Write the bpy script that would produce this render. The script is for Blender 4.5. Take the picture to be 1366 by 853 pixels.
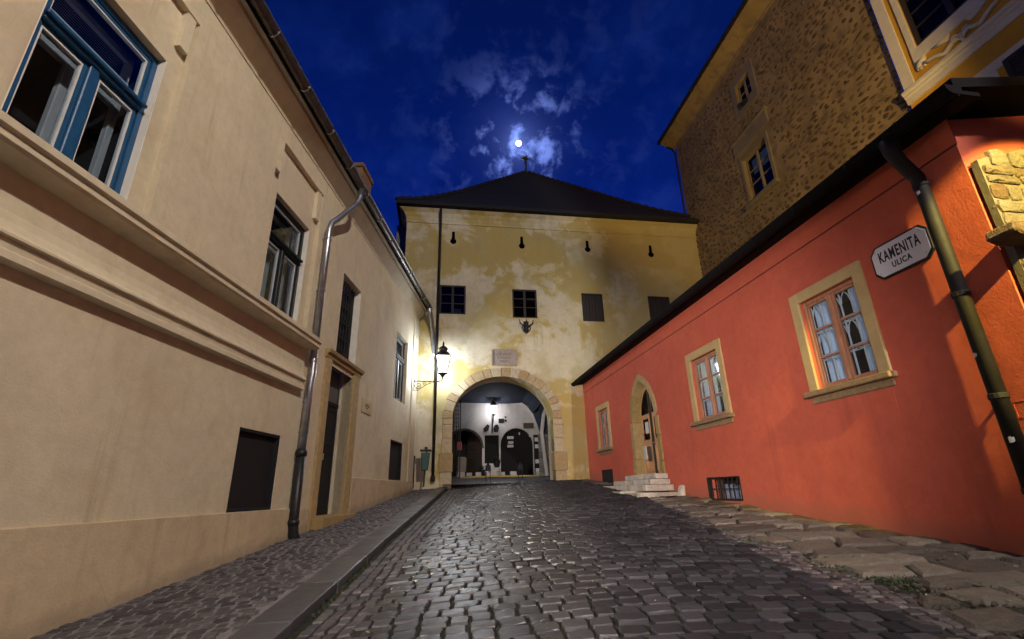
import bpy, bmesh, math, random
from math import sin, cos, pi, radians, sqrt, atan2
from mathutils import Vector, Matrix, noise as mnoise
random.seed(11)
SC = bpy.context.scene
COL = SC.collection
for o in list(bpy.data.objects):
    bpy.data.objects.remove(o)

# ------------------------------------------------------------------ camera, world, lights
cam_d = bpy.data.cameras.new('camera')
cam = bpy.data.objects.new('camera', cam_d)
COL.objects.link(cam)
SC.camera = cam
cam_d.sensor_width = 36.0
cam_d.lens = 640.0 / 1366.0 * 36.0
cam_d.clip_start = 0.05
cam_d.clip_end = 3000.0
PITCH, ROLL = math.atan2(230, 640), radians(1.4)
fwd = Vector((0, cos(PITCH), sin(PITCH)))
up0 = Vector((0, -sin(PITCH), cos(PITCH)))
rt0 = Vector((1, 0, 0))
rt = rt0 * cos(ROLL) - up0 * sin(ROLL)
up = rt0 * sin(ROLL) + up0 * cos(ROLL)
m3 = Matrix((rt, up, -fwd)).transposed()
cam.matrix_world = Matrix.Translation((0, 0, 1.3)) @ m3.to_4x4()

SC.render.resolution_x, SC.render.resolution_y = 1024, 639
SC.render.engine = 'CYCLES'
SC.cycles.use_denoising = True
SC.cycles.max_bounces = 6
SC.cycles.transparent_max_bounces = 12
SC.cycles.sample_clamp_indirect = 6.0
vs = SC.view_settings
vs.view_transform = 'Standard'
vs.look = 'None'
vs.exposure = 0.0
vs.gamma = 1.0
vs.use_curve_mapping = False

MOON_AZ, MOON_EL = radians(1.6), radians(39.9)
moon_dir = Vector((sin(MOON_AZ) * cos(MOON_EL), cos(MOON_AZ) * cos(MOON_EL), sin(MOON_EL)))

def build_world():
    w = bpy.data.worlds.new('World')
    SC.world = w
    w.use_nodes = True
    nt = w.node_tree
    nt.nodes.clear()
    N = lambda t: nt.nodes.new(t)
    L = nt.links.new
    def math_(op, a, b=None, c=None):
        n = N('ShaderNodeMath'); n.operation = op
        for i, v in enumerate((a, b, c)):
            if v is None: continue
            if isinstance(v, (int, float)): n.inputs[i].default_value = v
            else: L(v, n.inputs[i])
        return n.outputs[0]
    out = N('ShaderNodeOutputWorld')
    bg = N('ShaderNodeBackground')
    L(bg.outputs[0], out.inputs[0])
    tc = N('ShaderNodeTexCoord')
    vec = tc.outputs['Generated']
    dot = N('ShaderNodeVectorMath'); dot.operation = 'DOT_PRODUCT'
    L(vec, dot.inputs[0]); dot.inputs[1].default_value = moon_dir
    ang = math_('ARCCOSINE', math_('MINIMUM', dot.outputs['Value'], 0.99999))
    # dusk sky far below the horizon sun: Nishita with a low sun, no disc
    sky = N('ShaderNodeTexSky')
    sky.sky_type = 'NISHITA'
    sky.sun_disc = False
    sky.sun_elevation = radians(-4.0)
    sky.sun_rotation = radians(1.6)
    sep = N('ShaderNodeSeparateXYZ'); L(vec, sep.inputs[0])
    ramp = N('ShaderNodeValToRGB')
    L(math_('MAXIMUM', sep.outputs['Z'], 0.0), ramp.inputs[0])
    cr = ramp.color_ramp
    cr.elements[0].position = 0.0; cr.elements[0].color = (0.003, 0.026, 0.24, 1)
    cr.elements[1].position = 0.95; cr.elements[1].color = (0.0003, 0.0038, 0.040, 1)
    e = cr.elements.new(0.52); e.color = (0.0006, 0.0105, 0.150, 1)
    e = cr.elements.new(0.70); e.color = (0.0004, 0.0080, 0.100, 1)
    add = N('ShaderNodeMix'); add.data_type = 'RGBA'; add.blend_type = 'ADD'
    add.inputs[0].default_value = 0.02
    L(ramp.outputs[0], add.inputs[6]); L(sky.outputs[0], add.inputs[7])
    # clouds: streaky noise, bright close to the moon
    mp = N('ShaderNodeMapping'); L(vec, mp.inputs[0])
    mp.inputs['Scale'].default_value = (1.0, 1.0, 1.0)
    mp.inputs['Location'].default_value = (3.1, 0.4, 0.35)
    n1 = N('ShaderNodeTexNoise'); L(mp.outputs[0], n1.inputs['Vector'])
    n1.inputs['Scale'].default_value = 19.0; n1.inputs['Detail'].default_value = 7.0
    n1.inputs['Roughness'].default_value = 0.58; n1.inputs['Distortion'].default_value = 0.25
    r1 = N('ShaderNodeMapRange'); r1.interpolation_type = 'SMOOTHSTEP'
    L(n1.outputs['Fac'], r1.inputs[0]); r1.inputs[1].default_value = 0.47; r1.inputs[2].default_value = 0.66
    n2 = N('ShaderNodeTexNoise'); L(mp.outputs[0], n2.inputs['Vector'])
    n2.inputs['Scale'].default_value = 6.5; n2.inputs['Detail'].default_value = 6.0
    n2.inputs['Roughness'].default_value = 0.6
    r2 = N('ShaderNodeMapRange'); r2.interpolation_type = 'SMOOTHSTEP'
    L(n2.outputs['Fac'], r2.inputs[0]); r2.inputs[1].default_value = 0.45; r2.inputs[2].default_value = 0.72
    near = math_('POWER', 2.718, math_('MULTIPLY', math_('POWER', math_('DIVIDE', ang, 0.080), 2.0), -1.0))
    mid = math_('POWER', 2.718, math_('MULTIPLY', math_('POWER', math_('DIVIDE', ang, 0.30), 2.0), -1.0))
    far = math_('POWER', 2.718, math_('MULTIPLY', ang, -2.0))
    c1 = math_('MULTIPLY', r1.outputs[0], math_('ADD', math_('MULTIPLY', near, 0.85), math_('MULTIPLY', mid, 0.022)))
    c2 = math_('MULTIPLY', r2.outputs[0], math_('MULTIPLY', far, 0.075))
    halo = math_('ADD', math_('MULTIPLY', math_('POWER', 2.718, math_('MULTIPLY', ang, -55.0)), 0.55),
                 math_('MULTIPLY', near, 0.05))
    def tint(colr, fac):
        m = N('ShaderNodeMix'); m.data_type = 'RGBA'; m.blend_type = 'MULTIPLY'
        m.inputs[0].default_value = 1.0
        m.inputs[6].default_value = (*colr, 1)
        cmb = N('ShaderNodeCombineXYZ')
        for i in range(3): L(fac, cmb.inputs[i])
        L(cmb.outputs[0], m.inputs[7])
        return m.outputs[2]
    def addc(a, b):
        m = N('ShaderNodeMix'); m.data_type = 'RGBA'; m.blend_type = 'ADD'; m.inputs[0].default_value = 1.0
        L(a, m.inputs[6]); L(b, m.inputs[7]); return m.outputs[2]
    col = addc(add.outputs[2], tint((0.34, 0.50, 1.35), c1))
    col = addc(col, tint((0.05, 0.14, 0.80), c2))
    col = addc(col, tint((0.25, 0.36, 1.0), halo))
    L(col, bg.inputs['Color'])
    bg.inputs['Strength'].default_value = 1.0
build_world()

def add_light(name, kind, loc, energy, color, radius=0.12):
    d = bpy.data.lights.new(name, kind)
    d.energy = energy; d.color = color
    if kind in ('POINT', 'SPOT'): d.shadow_soft_size = radius
    o = bpy.data.objects.new(name, d); COL.objects.link(o); o.location = loc
    return o
# moonlight: the one sun lamp, weak, from where the moon stands
moonlight = add_light('moonlight', 'SUN', (0, 0, 40), 0.03, (0.62, 0.74, 1.0))
moonlight.data.angle = radians(0.5)
moonlight.rotation_euler = (-moon_dir).to_track_quat('-Z', 'Y').to_euler()
# street lamps of the same street that stand behind the photographer
add_light('street_lamp_light', 'POINT', (6.26, -5.06, 13.5), 11200, (1.0, 0.91, 0.80), 0.25)
# unseen spot added low behind the camera to brighten the red wall
red_wall_fill = add_light('red_wall_fill_light', 'SPOT', (-3.0, -6.0, 2.5), 10500, (1.0, 0.86, 0.74), 0.15)
red_wall_fill.data.spot_size = radians(38); red_wall_fill.data.spot_blend = 0.9
red_wall_fill.rotation_euler = Vector((5.6, 18.0, .1)).to_track_quat('-Z', 'Y').to_euler()
# sodium lamps just beyond the right edge of the photograph: a hooded wall lamp shining down and an added, unseen spot for the warm light on the upper houses
sodium = add_light('sodium_lamp_light', 'SPOT', (4.694, 1.165, 4.95), 2500, (1.0, 0.76, 0.17), 0.04)
sodium.data.spot_size = radians(50); sodium.data.spot_blend = 0.25
sodium.rotation_euler = Vector((0.322, 0.947, -0.50)).to_track_quat('-Z', 'Y').to_euler()
upper_fill = add_light('upper_fill_light', 'SPOT', (4.35, -4.36, 3.4), 11000, (1.0, 0.66, 0.20), 0.12)
upper_fill.data.spot_size = radians(52); upper_fill.data.spot_blend = 0.5
upper_fill.rotation_euler = Vector((4.65, 14.9, 11.0)).to_track_quat('-Z', 'Y').to_euler()

# ------------------------------------------------------------------ frames
DL, DR = 4.0, 5.42
def frame(deg, loc):
    a = radians(deg)
    return (Vector((loc[0], loc[1], 0)), a)
aL, aR, aS, aY = radians(1.9), radians(-9.2), radians(-8.0), radians(-9.6)
tL = Vector((sin(aL), cos(aL))); nL = Vector((cos(aL), -sin(aL)))
tR = Vector((sin(aR), cos(aR))); nR = Vector((cos(aR), -sin(aR)))
nS = Vector((cos(aS), -sin(aS))); nY = Vector((cos(aY), -sin(aY)))
F_LEFT = frame(90 - 1.9, -nL * DL)           # x = along the wall away from us, y = into the house
F_RED = frame(-(90 - 9.2), nR * DR)          # x = minus distance along the wall
F_STONE = frame(-(90 - 8.0), nS * 10.7)
F_YELL = frame(-(90 - 9.6), nY * 10.80)
F_TOWER = frame(9.0, (-3.444, 16.86))        # x = along the tower face to the right, y = into the tower
def fw(fr, x, y, z):
    loc, a = fr
    return Vector((loc.x + x * cos(a) - y * sin(a), loc.y + x * sin(a) + y * cos(a), z))
def interp(x, xs, ys):
    if x <= xs[0]: return ys[0] + (x - xs[0]) * (ys[1] - ys[0]) / (xs[1] - xs[0])
    for i in range(len(xs) - 1):
        if x <= xs[i + 1]:
            return ys[i] + (ys[i + 1] - ys[i]) * (x - xs[i]) / (xs[i + 1] - xs[i])
    return ys[-1] + (x - xs[-1]) * (ys[-1] - ys[-2]) / (xs[-1] - xs[-2])
def z_left(y): return interp(y, (-30, 4, 16.9, 17.6, 40), (-2.7, 0.294, 1.44, 1.66, 2.3))
def z_right(y): return interp(y, (-30, 4, 12, 18, 40), (-2.5, .62, 1.27, 1.72, 2.3))
def ground(x, y):
    dl = x * nL.x + y * nL.y + DL
    dr = DR - (x * nR.x + y * nR.y)
    w = min(1.0, max(0.0, dl / max(0.2, dl + dr)))
    return z_left(y) * (1 - w) + z_right(y) * w
def kerb_x(y): return interp(y, (-8, 3.9, 5.1, 8, 10.6, 14, 17.0), (-1.3, -1.72, -1.78, -1.95, -2.05, -2.20, -2.36))
def road(x, y):
    k = kerb_x(y)
    g = ground(x, y) - 0.045
    t = (x - k) / 4.8
    if 0 < t < 1: g += 0.10 * sin(pi * t) * max(0, min(1, (20 - y) / 12))
    return g

# ------------------------------------------------------------------ mesh helpers
class MB:
    def __init__(s): s.v = []; s.f = []; s.m = []; s.t = []
    def vert(s, p): s.v.append(tuple(p)); return len(s.v) - 1
    def face(s, pts, m=0):
        i = len(s.v); s.v.extend(tuple(p) for p in pts); s.f.append(tuple(range(i, i + len(pts)))); s.m.append(m)
    def box(s, x0, x1, y0, y1, z0, z1, m=0):
        if x1 < x0: x0, x1 = x1, x0
        if y1 < y0: y0, y1 = y1, y0
        if z1 < z0: z0, z1 = z1, z0
        i = len(s.v)
        s.v += [(x0,y0,z0),(x1,y0,z0),(x1,y1,z0),(x0,y1,z0),(x0,y0,z1),(x1,y0,z1),(x1,y1,z1),(x0,y1,z1)]
        for q in ((0,3,2,1),(4,5,6,7),(0,1,5,4),(1,2,6,5),(2,3,7,6),(3,0,4,7)):
            s.f.append(tuple(i + k for k in q)); s.m.append(m)
    def prism(s, poly, fn0, fn1, m=0):
        """poly of 2D points, fn0/fn1 map to the two end faces"""
        n = len(poly); i = len(s.v)
        s.v += [tuple(fn0(*p)) for p in poly] + [tuple(fn1(*p)) for p in poly]
        s.f.append(tuple(range(i, i + n))); s.m.append(m)
        s.f.append(tuple(reversed(range(i + n, i + 2 * n)))); s.m.append(m)
        for k in range(n):
            a, b = i + k, i + (k + 1) % n
            s.f.append((b, a, a + n, b + n)); s.m.append(m)
    def extrude_x(s, prof, x0, x1, m=0):
        s.prism(prof, lambda y, z: (x0, y, z), lambda y, z: (x1, y, z), m)
    def tube(s, path, r, n=8, m=0, caps=True):
        P = [Vector(p) for p in path]
        if not isinstance(r, (list, tuple)): r = [r] * len(P)
        rings = []
        ref = None
        for k, p in enumerate(P):
            d = (P[min(k + 1, len(P) - 1)] - P[max(k - 1, 0)])
            if d.length < 1e-9: d = Vector((0, 0, 1))
            d.normalize()
            if ref is None:
                ref = Vector((0, 0, 1)) if abs(d.z) < .9 else Vector((1, 0, 0))
            a = ref - d * ref.dot(d); a.normalize(); ref = a
            b = d.cross(a)
            i = len(s.v)
            for q in range(n):
                t = 2 * pi * q / n
                s.v.append(tuple(p + (a * cos(t) + b * sin(t)) * r[k]))
            rings.append(i)
        for k in range(len(rings) - 1):
            for q in range(n):
                s.f.append((rings[k] + q, rings[k] + (q + 1) % n, rings[k + 1] + (q + 1) % n, rings[k + 1] + q)); s.m.append(m)
        if caps:
            s.f.append(tuple(reversed([rings[0] + q for q in range(n)]))); s.m.append(m)
            s.f.append(tuple(rings[-1] + q for q in range(n))); s.m.append(m)
    def lathe(s, prof, c, n=10, m=0, rot=0.0):
        rings = []
        for (r, z) in prof:
            i = len(s.v)
            for q in range(n):
                t = 2 * pi * q / n + rot
                s.v.append((c[0] + r * cos(t), c[1] + r * sin(t), c[2] + z))
            rings.append(i)
        for k in range(len(rings) - 1):
            for q in range(n):
                s.f.append((rings[k] + q, rings[k] + (q + 1) % n, rings[k + 1] + (q + 1) % n, rings[k + 1] + q)); s.m.append(m)
        s.f.append(tuple(reversed([rings[0] + q for q in range(n)]))); s.m.append(m)
        s.f.append(tuple(rings[-1] + q for q in range(n))); s.m.append(m)
    def mesh(s, name, mats, smooth=False):
        me = bpy.data.meshes.new(name)
        me.from_pydata(s.v, [], s.f)
        for mt in (mats if isinstance(mats, (list, tuple)) else [mats]): me.materials.append(mt)
        if any(s.m): me.polygons.foreach_set('material_index', s.m)
        if smooth: me.polygons.foreach_set('use_smooth', [True] * len(s.f))
        if s.t:
            at = me.attributes.new('tint', 'FLOAT', 'FACE')
            at.data.foreach_set('value', s.t)
        me.update()
        return me
def fix_normals(me):
    bm = bmesh.new(); bm.from_mesh(me)
    bmesh.ops.remove_doubles(bm, verts=bm.verts, dist=1e-5)
    bmesh.ops.recalc_face_normals(bm, faces=bm.faces); bm.to_mesh(me); bm.free()
def link(name, me, parent=None, loc=None, rz=None, label=None, kind=None):
    o = bpy.data.objects.new(name, me); COL.objects.link(o)
    if parent is not None: o.parent = parent
    if loc is not None: o.location = loc
    if rz is not None: o.rotation_euler = (0, 0, rz)
    if label: o['label'] = label
    if kind: o['kind'] = kind
    return o
def part(name, mb, mat, parent, loc=None, smooth=False, bevel=0.0, label=None, kind=None, clean=True, segs=1):
    me = mb.mesh(name, mat, smooth)
    if clean: fix_normals(me)
    o = link(name, me, parent, loc, None, label, kind)
    if bevel:
        b = o.modifiers.new('bevel', 'BEVEL'); b.width = bevel; b.segments = segs; b.limit_method = 'ANGLE'; b.angle_limit = radians(35)
    return o
def tag(o, label=None, cat=None, group=None, kind=None):
    if label: o['label'] = label
    if cat: o['category'] = cat
    if group: o['group'] = group
    if kind: o['kind'] = kind
    return o
def thing(name, label, cat, fr=None, loc=None, rz=0.0, group=None):
    o = bpy.data.objects.new(name, None); COL.objects.link(o); o.empty_display_size = 0.3
    if fr is not None:
        o.location = fr[0]; o.rotation_euler = (0, 0, fr[1])
    if loc is not None:
        o.location = loc; o.rotation_euler = (0, 0, rz)
    return tag(o, label, cat, group)
def arch_curve(xc, hw, zs, rise, n=16, pointed=False, gothic=0.0):
    pts = []
    for k in range(n + 1):
        t = pi * k / n
        x = -cos(t) * hw
        if pointed:
            # two arcs meeting in a soft point
            R = hw * (1 + gothic); cx = R - hw
            xx = abs(x)
            z = sqrt(max(0, R * R - (xx + cx) ** 2)); z0 = sqrt(R * R - cx * cx)
            z = z / z0 * rise
        else:
            z = sin(t) * rise
        pts.append((xc + x, zs + z))
    return pts
def wall_panel(mb, x0, x1, z0, z1, holes, depth=0.25, y=0.0, m=0, mr=None):
    """vertical sheet at y with holes. hole: (xa, xb, za, zb) or dict(arch=curve, za=..); reveals go to y+depth"""
    mr = m if mr is None else mr
    xs, zs = {x0, x1}, {z0, z1}
    H = []
    for h in holes:
        if isinstance(h, dict):
            c = h['arch']; xa, xb = c[0][0], c[-1][0]; za = h['za']; zb = max(p[1] for p in c)
            H.append((xa, xb, za, zb, c, h.get('depth', depth)))
        else:
            H.append((h[0], h[1], h[2], h[3], None, h[4] if len(h) > 4 else depth))
    for h in H: xs |= {h[0], h[1]}; zs |= {h[2], h[3]}
    xs = sorted(x for x in xs if x0 - 1e-6 <= x <= x1 + 1e-6); zs = sorted(z for z in zs if z0 - 1e-6 <= z <= z1 + 1e-6)
    for i in range(len(xs) - 1):
        for j in range(len(zs) - 1):
            cx, cz = (xs[i] + xs[i+1]) / 2, (zs[j] + zs[j+1]) / 2
            if any(h[0] < cx < h[1] and h[2] < cz < h[3] for h in H): continue
            mb.face([(xs[i], y, zs[j]), (xs[i+1], y, zs[j]), (xs[i+1], y, zs[j+1]), (xs[i], y, zs[j+1])], m)
    for (xa, xb, za, zb, c, d) in H:
        Y = y + d
        if c is None:
            loop = [(xa, za), (xb, za), (xb, zb), (xa, zb)]
        else:
            for k in range(len(c) - 1):
                p, q = c[k], c[k + 1]
                if abs(p[0] - q[0]) > 1e-6:
                    mb.face([(p[0], y, p[1]), (q[0], y, q[1]), (q[0], y, zb), (p[0], y, zb)], m)
            loop = [(xa, za), (xb, za)] + list(reversed(c))
        for k in range(len(loop)):
            p, q = loop[k], loop[(k + 1) % len(loop)]
            mb.face([(p[0], y, p[1]), (q[0], y, q[1]), (q[0], Y, q[1]), (p[0], Y, p[1])], mr)
def ring_frame(mb, x0, x1, z0, z1, w, y0, y1, m=0, wb=None):
    wb = w if wb is None else wb
    mb.box(x0, x0 + w, y0, y1, z0, z1, m); mb.box(x1 - w, x1, y0, y1, z0, z1, m)
    mb.box(x0 + w, x1 - w, y0, y1, z1 - w, z1, m)
    if wb > 0: mb.box(x0 + w, x1 - w, y0, y1, z0, z0 + wb, m)

# ------------------------------------------------------------------ materials
def mk(name):
    m = bpy.data.materials.new(name); m.use_nodes = True
    nt = m.node_tree
    return m, nt, nt.nodes['Principled BSDF'], nt.nodes.new, nt.links.new
def ramp_node(N, L, src, stops):
    r = N('ShaderNodeValToRGB'); L(src, r.inputs[0])
    el = r.color_ramp.elements
    el[0].position, el[0].color = stops[0][0], (*stops[0][1], 1)
    el[1].position, el[1].color = stops[-1][0], (*stops[-1][1], 1)
    for p, c in stops[1:-1]:
        e = el.new(p); e.color = (*c, 1)
    return r.outputs[0]
def noise_node(N, L, vec, scale, detail=5, rough=.6, dist=0.0):
    n = N('ShaderNodeTexNoise'); L(vec, n.inputs['Vector'])
    n.inputs['Scale'].default_value = scale; n.inputs['Detail'].default_value = detail
    n.inputs['Roughness'].default_value = rough; n.inputs['Distortion'].default_value = dist
    return n.outputs['Fac']
def mixc(N, L, fac, a, b, mode='MIX'):
    m = N('ShaderNodeMix'); m.data_type = 'RGBA'; m.blend_type = mode
    if isinstance(fac, (int, float)): m.inputs[0].default_value = fac
    else: L(fac, m.inputs[0])
    for i, v in ((6, a), (7, b)):
        if isinstance(v, tuple): m.inputs[i].default_value = (*v, 1)
        else: L(v, m.inputs[i])
    return m.outputs[2]
def add_bump(N, L, b, h, strength, dist, prev=None):
    bn = N('ShaderNodeBump'); bn.inputs['Strength'].default_value = strength; bn.inputs['Distance'].default_value = dist
    L(h, bn.inputs['Height'])
    if prev is not None: L(prev, bn.inputs['Normal'])
    L(bn.outputs[0], b.inputs['Normal'])
    return bn.outputs[0]
def plaster(name, base, var=.18, bump=.35, fine=90, rough=.88, stains=(), big=0.9, streak=None, cracks=0.0, scuff=None, tide=None, side=None):
    m, nt, b, N, L = mk(name)
    pos = N('ShaderNodeNewGeometry').outputs['Position']
    d = tuple(c * (1 - var) for c in base); l = tuple(min(1, c * (1 + var * .7)) for c in base)
    c = ramp_node(N, L, noise_node(N, L, pos, big, 6, .62), [(.3, d), (.7, l)])
    f2 = noise_node(N, L, pos, 7, 6, .7)
    c = mixc(N, L, .35, c, ramp_node(N, L, f2, [(.35, (.72, .70, .68)), (.6, (1, 1, 1))]), 'MULTIPLY')
    for (col, sc, lo, hi, amt, off) in stains:
        mp = N('ShaderNodeMapping'); L(pos, mp.inputs[0]); mp.inputs['Location'].default_value = off
        r = N('ShaderNodeMapRange'); r.interpolation_type = 'SMOOTHSTEP'
        L(noise_node(N, L, mp.outputs[0], sc, 7, .62, .3), r.inputs[0])
        r.inputs[1].default_value, r.inputs[2].default_value, r.inputs[4].default_value = lo, hi, amt
        c = mixc(N, L, r.outputs[0], c, col)
    if streak:
        col, amt = streak
        mp = N('ShaderNodeMapping'); L(pos, mp.inputs[0]); mp.inputs['Scale'].default_value = (5.5, 5.5, .35)
        r = N('ShaderNodeMapRange'); r.interpolation_type = 'SMOOTHSTEP'; L(noise_node(N, L, mp.outputs[0], 1.0, 5, .6), r.inputs[0])
        r.inputs[1].default_value, r.inputs[2].default_value, r.inputs[4].default_value = .52, .74, amt
        mk_ = N('ShaderNodeMapRange'); L(noise_node(N, L, pos, .6, 4, .6), mk_.inputs[0]); mk_.inputs[1].default_value, mk_.inputs[2].default_value = .42, .6
        mm = N('ShaderNodeMath'); mm.operation = 'MULTIPLY'; L(r.outputs[0], mm.inputs[0]); L(mk_.outputs[0], mm.inputs[1])
        c = mixc(N, L, mm.outputs[0], c, col)
    if tide or side:
        sep = N('ShaderNodeSeparateXYZ'); L(pos, sep.inputs[0])
    if tide:      # splashed dirt with a ragged upper edge; the street climbs along y
        base_z, slope, hgt, col, amt = tide
        m1 = N('ShaderNodeMath'); m1.operation = 'MULTIPLY_ADD'; L(sep.outputs['Y'], m1.inputs[0]); m1.inputs[1].default_value = -slope; m1.inputs[2].default_value = -base_z
        m2 = N('ShaderNodeMath'); m2.operation = 'ADD'; L(sep.outputs['Z'], m2.inputs[0]); L(m1.outputs[0], m2.inputs[1])
        m3 = N('ShaderNodeMath'); m3.operation = 'MULTIPLY_ADD'; L(noise_node(N, L, pos, 2.6, 7, .68), m3.inputs[0]); m3.inputs[1].default_value = -hgt * 2.4; L(m2.outputs[0], m3.inputs[2])
        r = N('ShaderNodeMapRange'); L(m3.outputs[0], r.inputs[0]); r.inputs[1].default_value, r.inputs[2].default_value = -hgt * 1.1, -hgt * .3
        r.inputs[3].default_value, r.inputs[4].default_value = amt, 0
        c = mixc(N, L, r.outputs[0], c, col)
    if side:      # darker tone on one side: shade painted into the colour, with some staining
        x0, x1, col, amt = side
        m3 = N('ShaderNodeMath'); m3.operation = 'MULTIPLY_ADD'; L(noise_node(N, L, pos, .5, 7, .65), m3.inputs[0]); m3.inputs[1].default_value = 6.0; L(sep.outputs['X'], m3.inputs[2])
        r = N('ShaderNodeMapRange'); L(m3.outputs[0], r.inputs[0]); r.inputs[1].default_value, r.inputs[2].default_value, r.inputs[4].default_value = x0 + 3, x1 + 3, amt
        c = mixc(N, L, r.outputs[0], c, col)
    if scuff:
        r = N('ShaderNodeMapRange'); L(noise_node(N, L, pos, 11, 8, .75, .4), r.inputs[0])
        r.inputs[1].default_value, r.inputs[2].default_value, r.inputs[4].default_value = .66, .70, .8
        c = mixc(N, L, r.outputs[0], c, scuff)
    if cracks:
        ds = N('ShaderNodeMix'); ds.data_type = 'VECTOR'; ds.inputs[0].default_value = .12
        nz = N('ShaderNodeTexNoise'); L(pos, nz.inputs['Vector']); nz.inputs['Scale'].default_value = 3.0; nz.inputs['Detail'].default_value = 5
        L(pos, ds.inputs[4]); L(nz.outputs['Color'], ds.inputs[5])
        vo = N('ShaderNodeTexVoronoi'); vo.feature = 'DISTANCE_TO_EDGE'; vo.inputs['Scale'].default_value = .75; L(ds.outputs[1], vo.inputs['Vector'])
        r = N('ShaderNodeMapRange'); L(vo.outputs['Distance'], r.inputs[0]); r.inputs[1].default_value, r.inputs[2].default_value = .001, .007
        r.inputs[3].default_value, r.inputs[4].default_value = cracks, 0
        mk2 = N('ShaderNodeMapRange'); L(noise_node(N, L, pos, .8, 3, .5), mk2.inputs[0]); mk2.inputs[1].default_value, mk2.inputs[2].default_value = .5, .56
        mm = N('ShaderNodeMath'); mm.operation = 'MULTIPLY'; L(r.outputs[0], mm.inputs[0]); L(mk2.outputs[0], mm.inputs[1])
        c = mixc(N, L, mm.outputs[0], c, tuple(x * .45 for x in base))
    L(c, b.inputs['Base Color'])
    b.inputs['Roughness'].default_value = rough
    b.inputs['Specular IOR Level'].default_value = .25
    n1 = add_bump(N, L, b, noise_node(N, L, pos, fine, 3, .6), bump, .006)
    add_bump(N, L, b, noise_node(N, L, pos, 3.0, 4, .5), .35, .03, n1)
    return m
def simple(name, base, rough=.5, metal=0.0, var=.2, scale=12, bump=0.0, spec=.5, dirt=None):
    m, nt, b, N, L = mk(name)
    pos = N('ShaderNodeNewGeometry').outputs['Position']
    f = noise_node(N, L, pos, scale, 5, .65)
    c = ramp_node(N, L, f, [(.3, tuple(x * (1 - var) for x in base)), (.7, tuple(min(1, x * (1 + var)) for x in base))])
    if dirt:
        r = N('ShaderNodeMapRange'); L(noise_node(N, L, pos, scale * .37, 6, .7), r.inputs[0])
        r.inputs[1].default_value, r.inputs[2].default_value = .48, .66
        c = mixc(N, L, r.outputs[0], c, dirt)
    L(c, b.inputs['Base Color'])
    b.inputs['Roughness'].default_value = rough; b.inputs['Metallic'].default_value = metal
    b.inputs['Specular IOR Level'].default_value = spec
    rr = N('ShaderNodeMapRange'); L(f, rr.inputs[0]); rr.inputs[3].default_value = max(.05, rough - .12); rr.inputs[4].default_value = min(1, rough + .12)
    L(rr.outputs[0], b.inputs['Roughness'])
    if bump: add_bump(N, L, b, noise_node(N, L, pos, scale * 4, 4, .6), bump, .006)
    return m
def stone_mat(name, dark, mid, light, rough=.8, spec=.3, bump=.6, scale=14, rough_lo=None, moss=None, bdist=.012):
    """stone whose tint varies from piece to piece (object random or face attribute)"""
    m, nt, b, N, L = mk(name)
    pos = N('ShaderNodeNewGeometry').outputs['Position']
    inf = N('ShaderNodeObjectInfo').outputs['Random']
    at = N('ShaderNodeAttribute'); at.attribute_name = 'tint'
    s = N('ShaderNodeMath'); s.operation = 'ADD'; L(inf, s.inputs[0]); L(at.outputs['Fac'], s.inputs[1])
    fr = N('ShaderNodeMath'); fr.operation = 'FRACT'; L(s.outputs[0], fr.inputs[0])
    c = ramp_node(N, L, fr.outputs[0], [(0, dark), (.5, mid), (1, light)])
    f = noise_node(N, L, pos, scale, 6, .7)
    c = mixc(N, L, .7, c, ramp_node(N, L, f, [(.3, (.55, .55, .55)), (.68, (1.1, 1.08, 1.05))]), 'MULTIPLY')
    if moss:
        r = N('ShaderNodeMapRange'); L(noise_node(N, L, pos, 3.2, 6, .7), r.inputs[0])
        r.inputs[1].default_value, r.inputs[2].default_value, r.inputs[4].default_value = .55, .72, .8
        c = mixc(N, L, r.outputs[0], c, moss)
    L(c, b.inputs['Base Color'])
    b.inputs['Specular IOR Level'].default_value = spec
    b.inputs['Roughness'].default_value = rough
    if rough_lo is not None:
        r = N('ShaderNodeMapRange'); L(noise_node(N, L, pos, 2.2, 5, .65), r.inputs[0])
        r.inputs[1].default_value, r.inputs[2].default_value = .35, .65
        r.inputs[3].default_value, r.inputs[4].default_value = rough_lo, rough
        L(r.outputs[0], b.inputs['Roughness'])
    add_bump(N, L, b, noise_node(N, L, pos, 38, 5, .65), bump, bdist)
    return m
def glass_mat(name, tintc=(.80, .85, .90), refl=.04, rmax=.24):
    m, nt, b, N, L = mk(name)
    nt.nodes.remove(b)
    out = nt.nodes['Material Output']
    tr = N('ShaderNodeBsdfTransparent'); tr.inputs[0].default_value = (*tintc, 1)
    gl = N('ShaderNodeBsdfGlossy'); gl.inputs['Roughness'].default_value = .04
    lw = N('ShaderNodeLayerWeight'); lw.inputs[0].default_value = .18
    r = N('ShaderNodeMapRange'); L(lw.outputs['Fresnel'], r.inputs[0]); r.inputs[3].default_value = refl; r.inputs[4].default_value = rmax
    mx = N('ShaderNodeMixShader'); L(r.outputs[0], mx.inputs[0]); L(tr.outputs[0], mx.inputs[1]); L(gl.outputs[0], mx.inputs[2])
    L(mx.outputs[0], out.inputs[0])
    return m
def emit_mat(name, color, strength, through=0.0):
    m, nt, b, N, L = mk(name)
    nt.nodes.remove(b); out = nt.nodes['Material Output']
    e = N('ShaderNodeEmission'); e.inputs[0].default_value = (*color, 1); e.inputs[1].default_value = strength
    if through:
        tr = N('ShaderNodeBsdfTransparent'); mx = N('ShaderNodeMixShader'); mx.inputs[0].default_value = through
        L(e.outputs[0], mx.inputs[1]); L(tr.outputs[0], mx.inputs[2]); L(mx.outputs[0], out.inputs[0])
    else: L(e.outputs[0], out.inputs[0])
    return m
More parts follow.
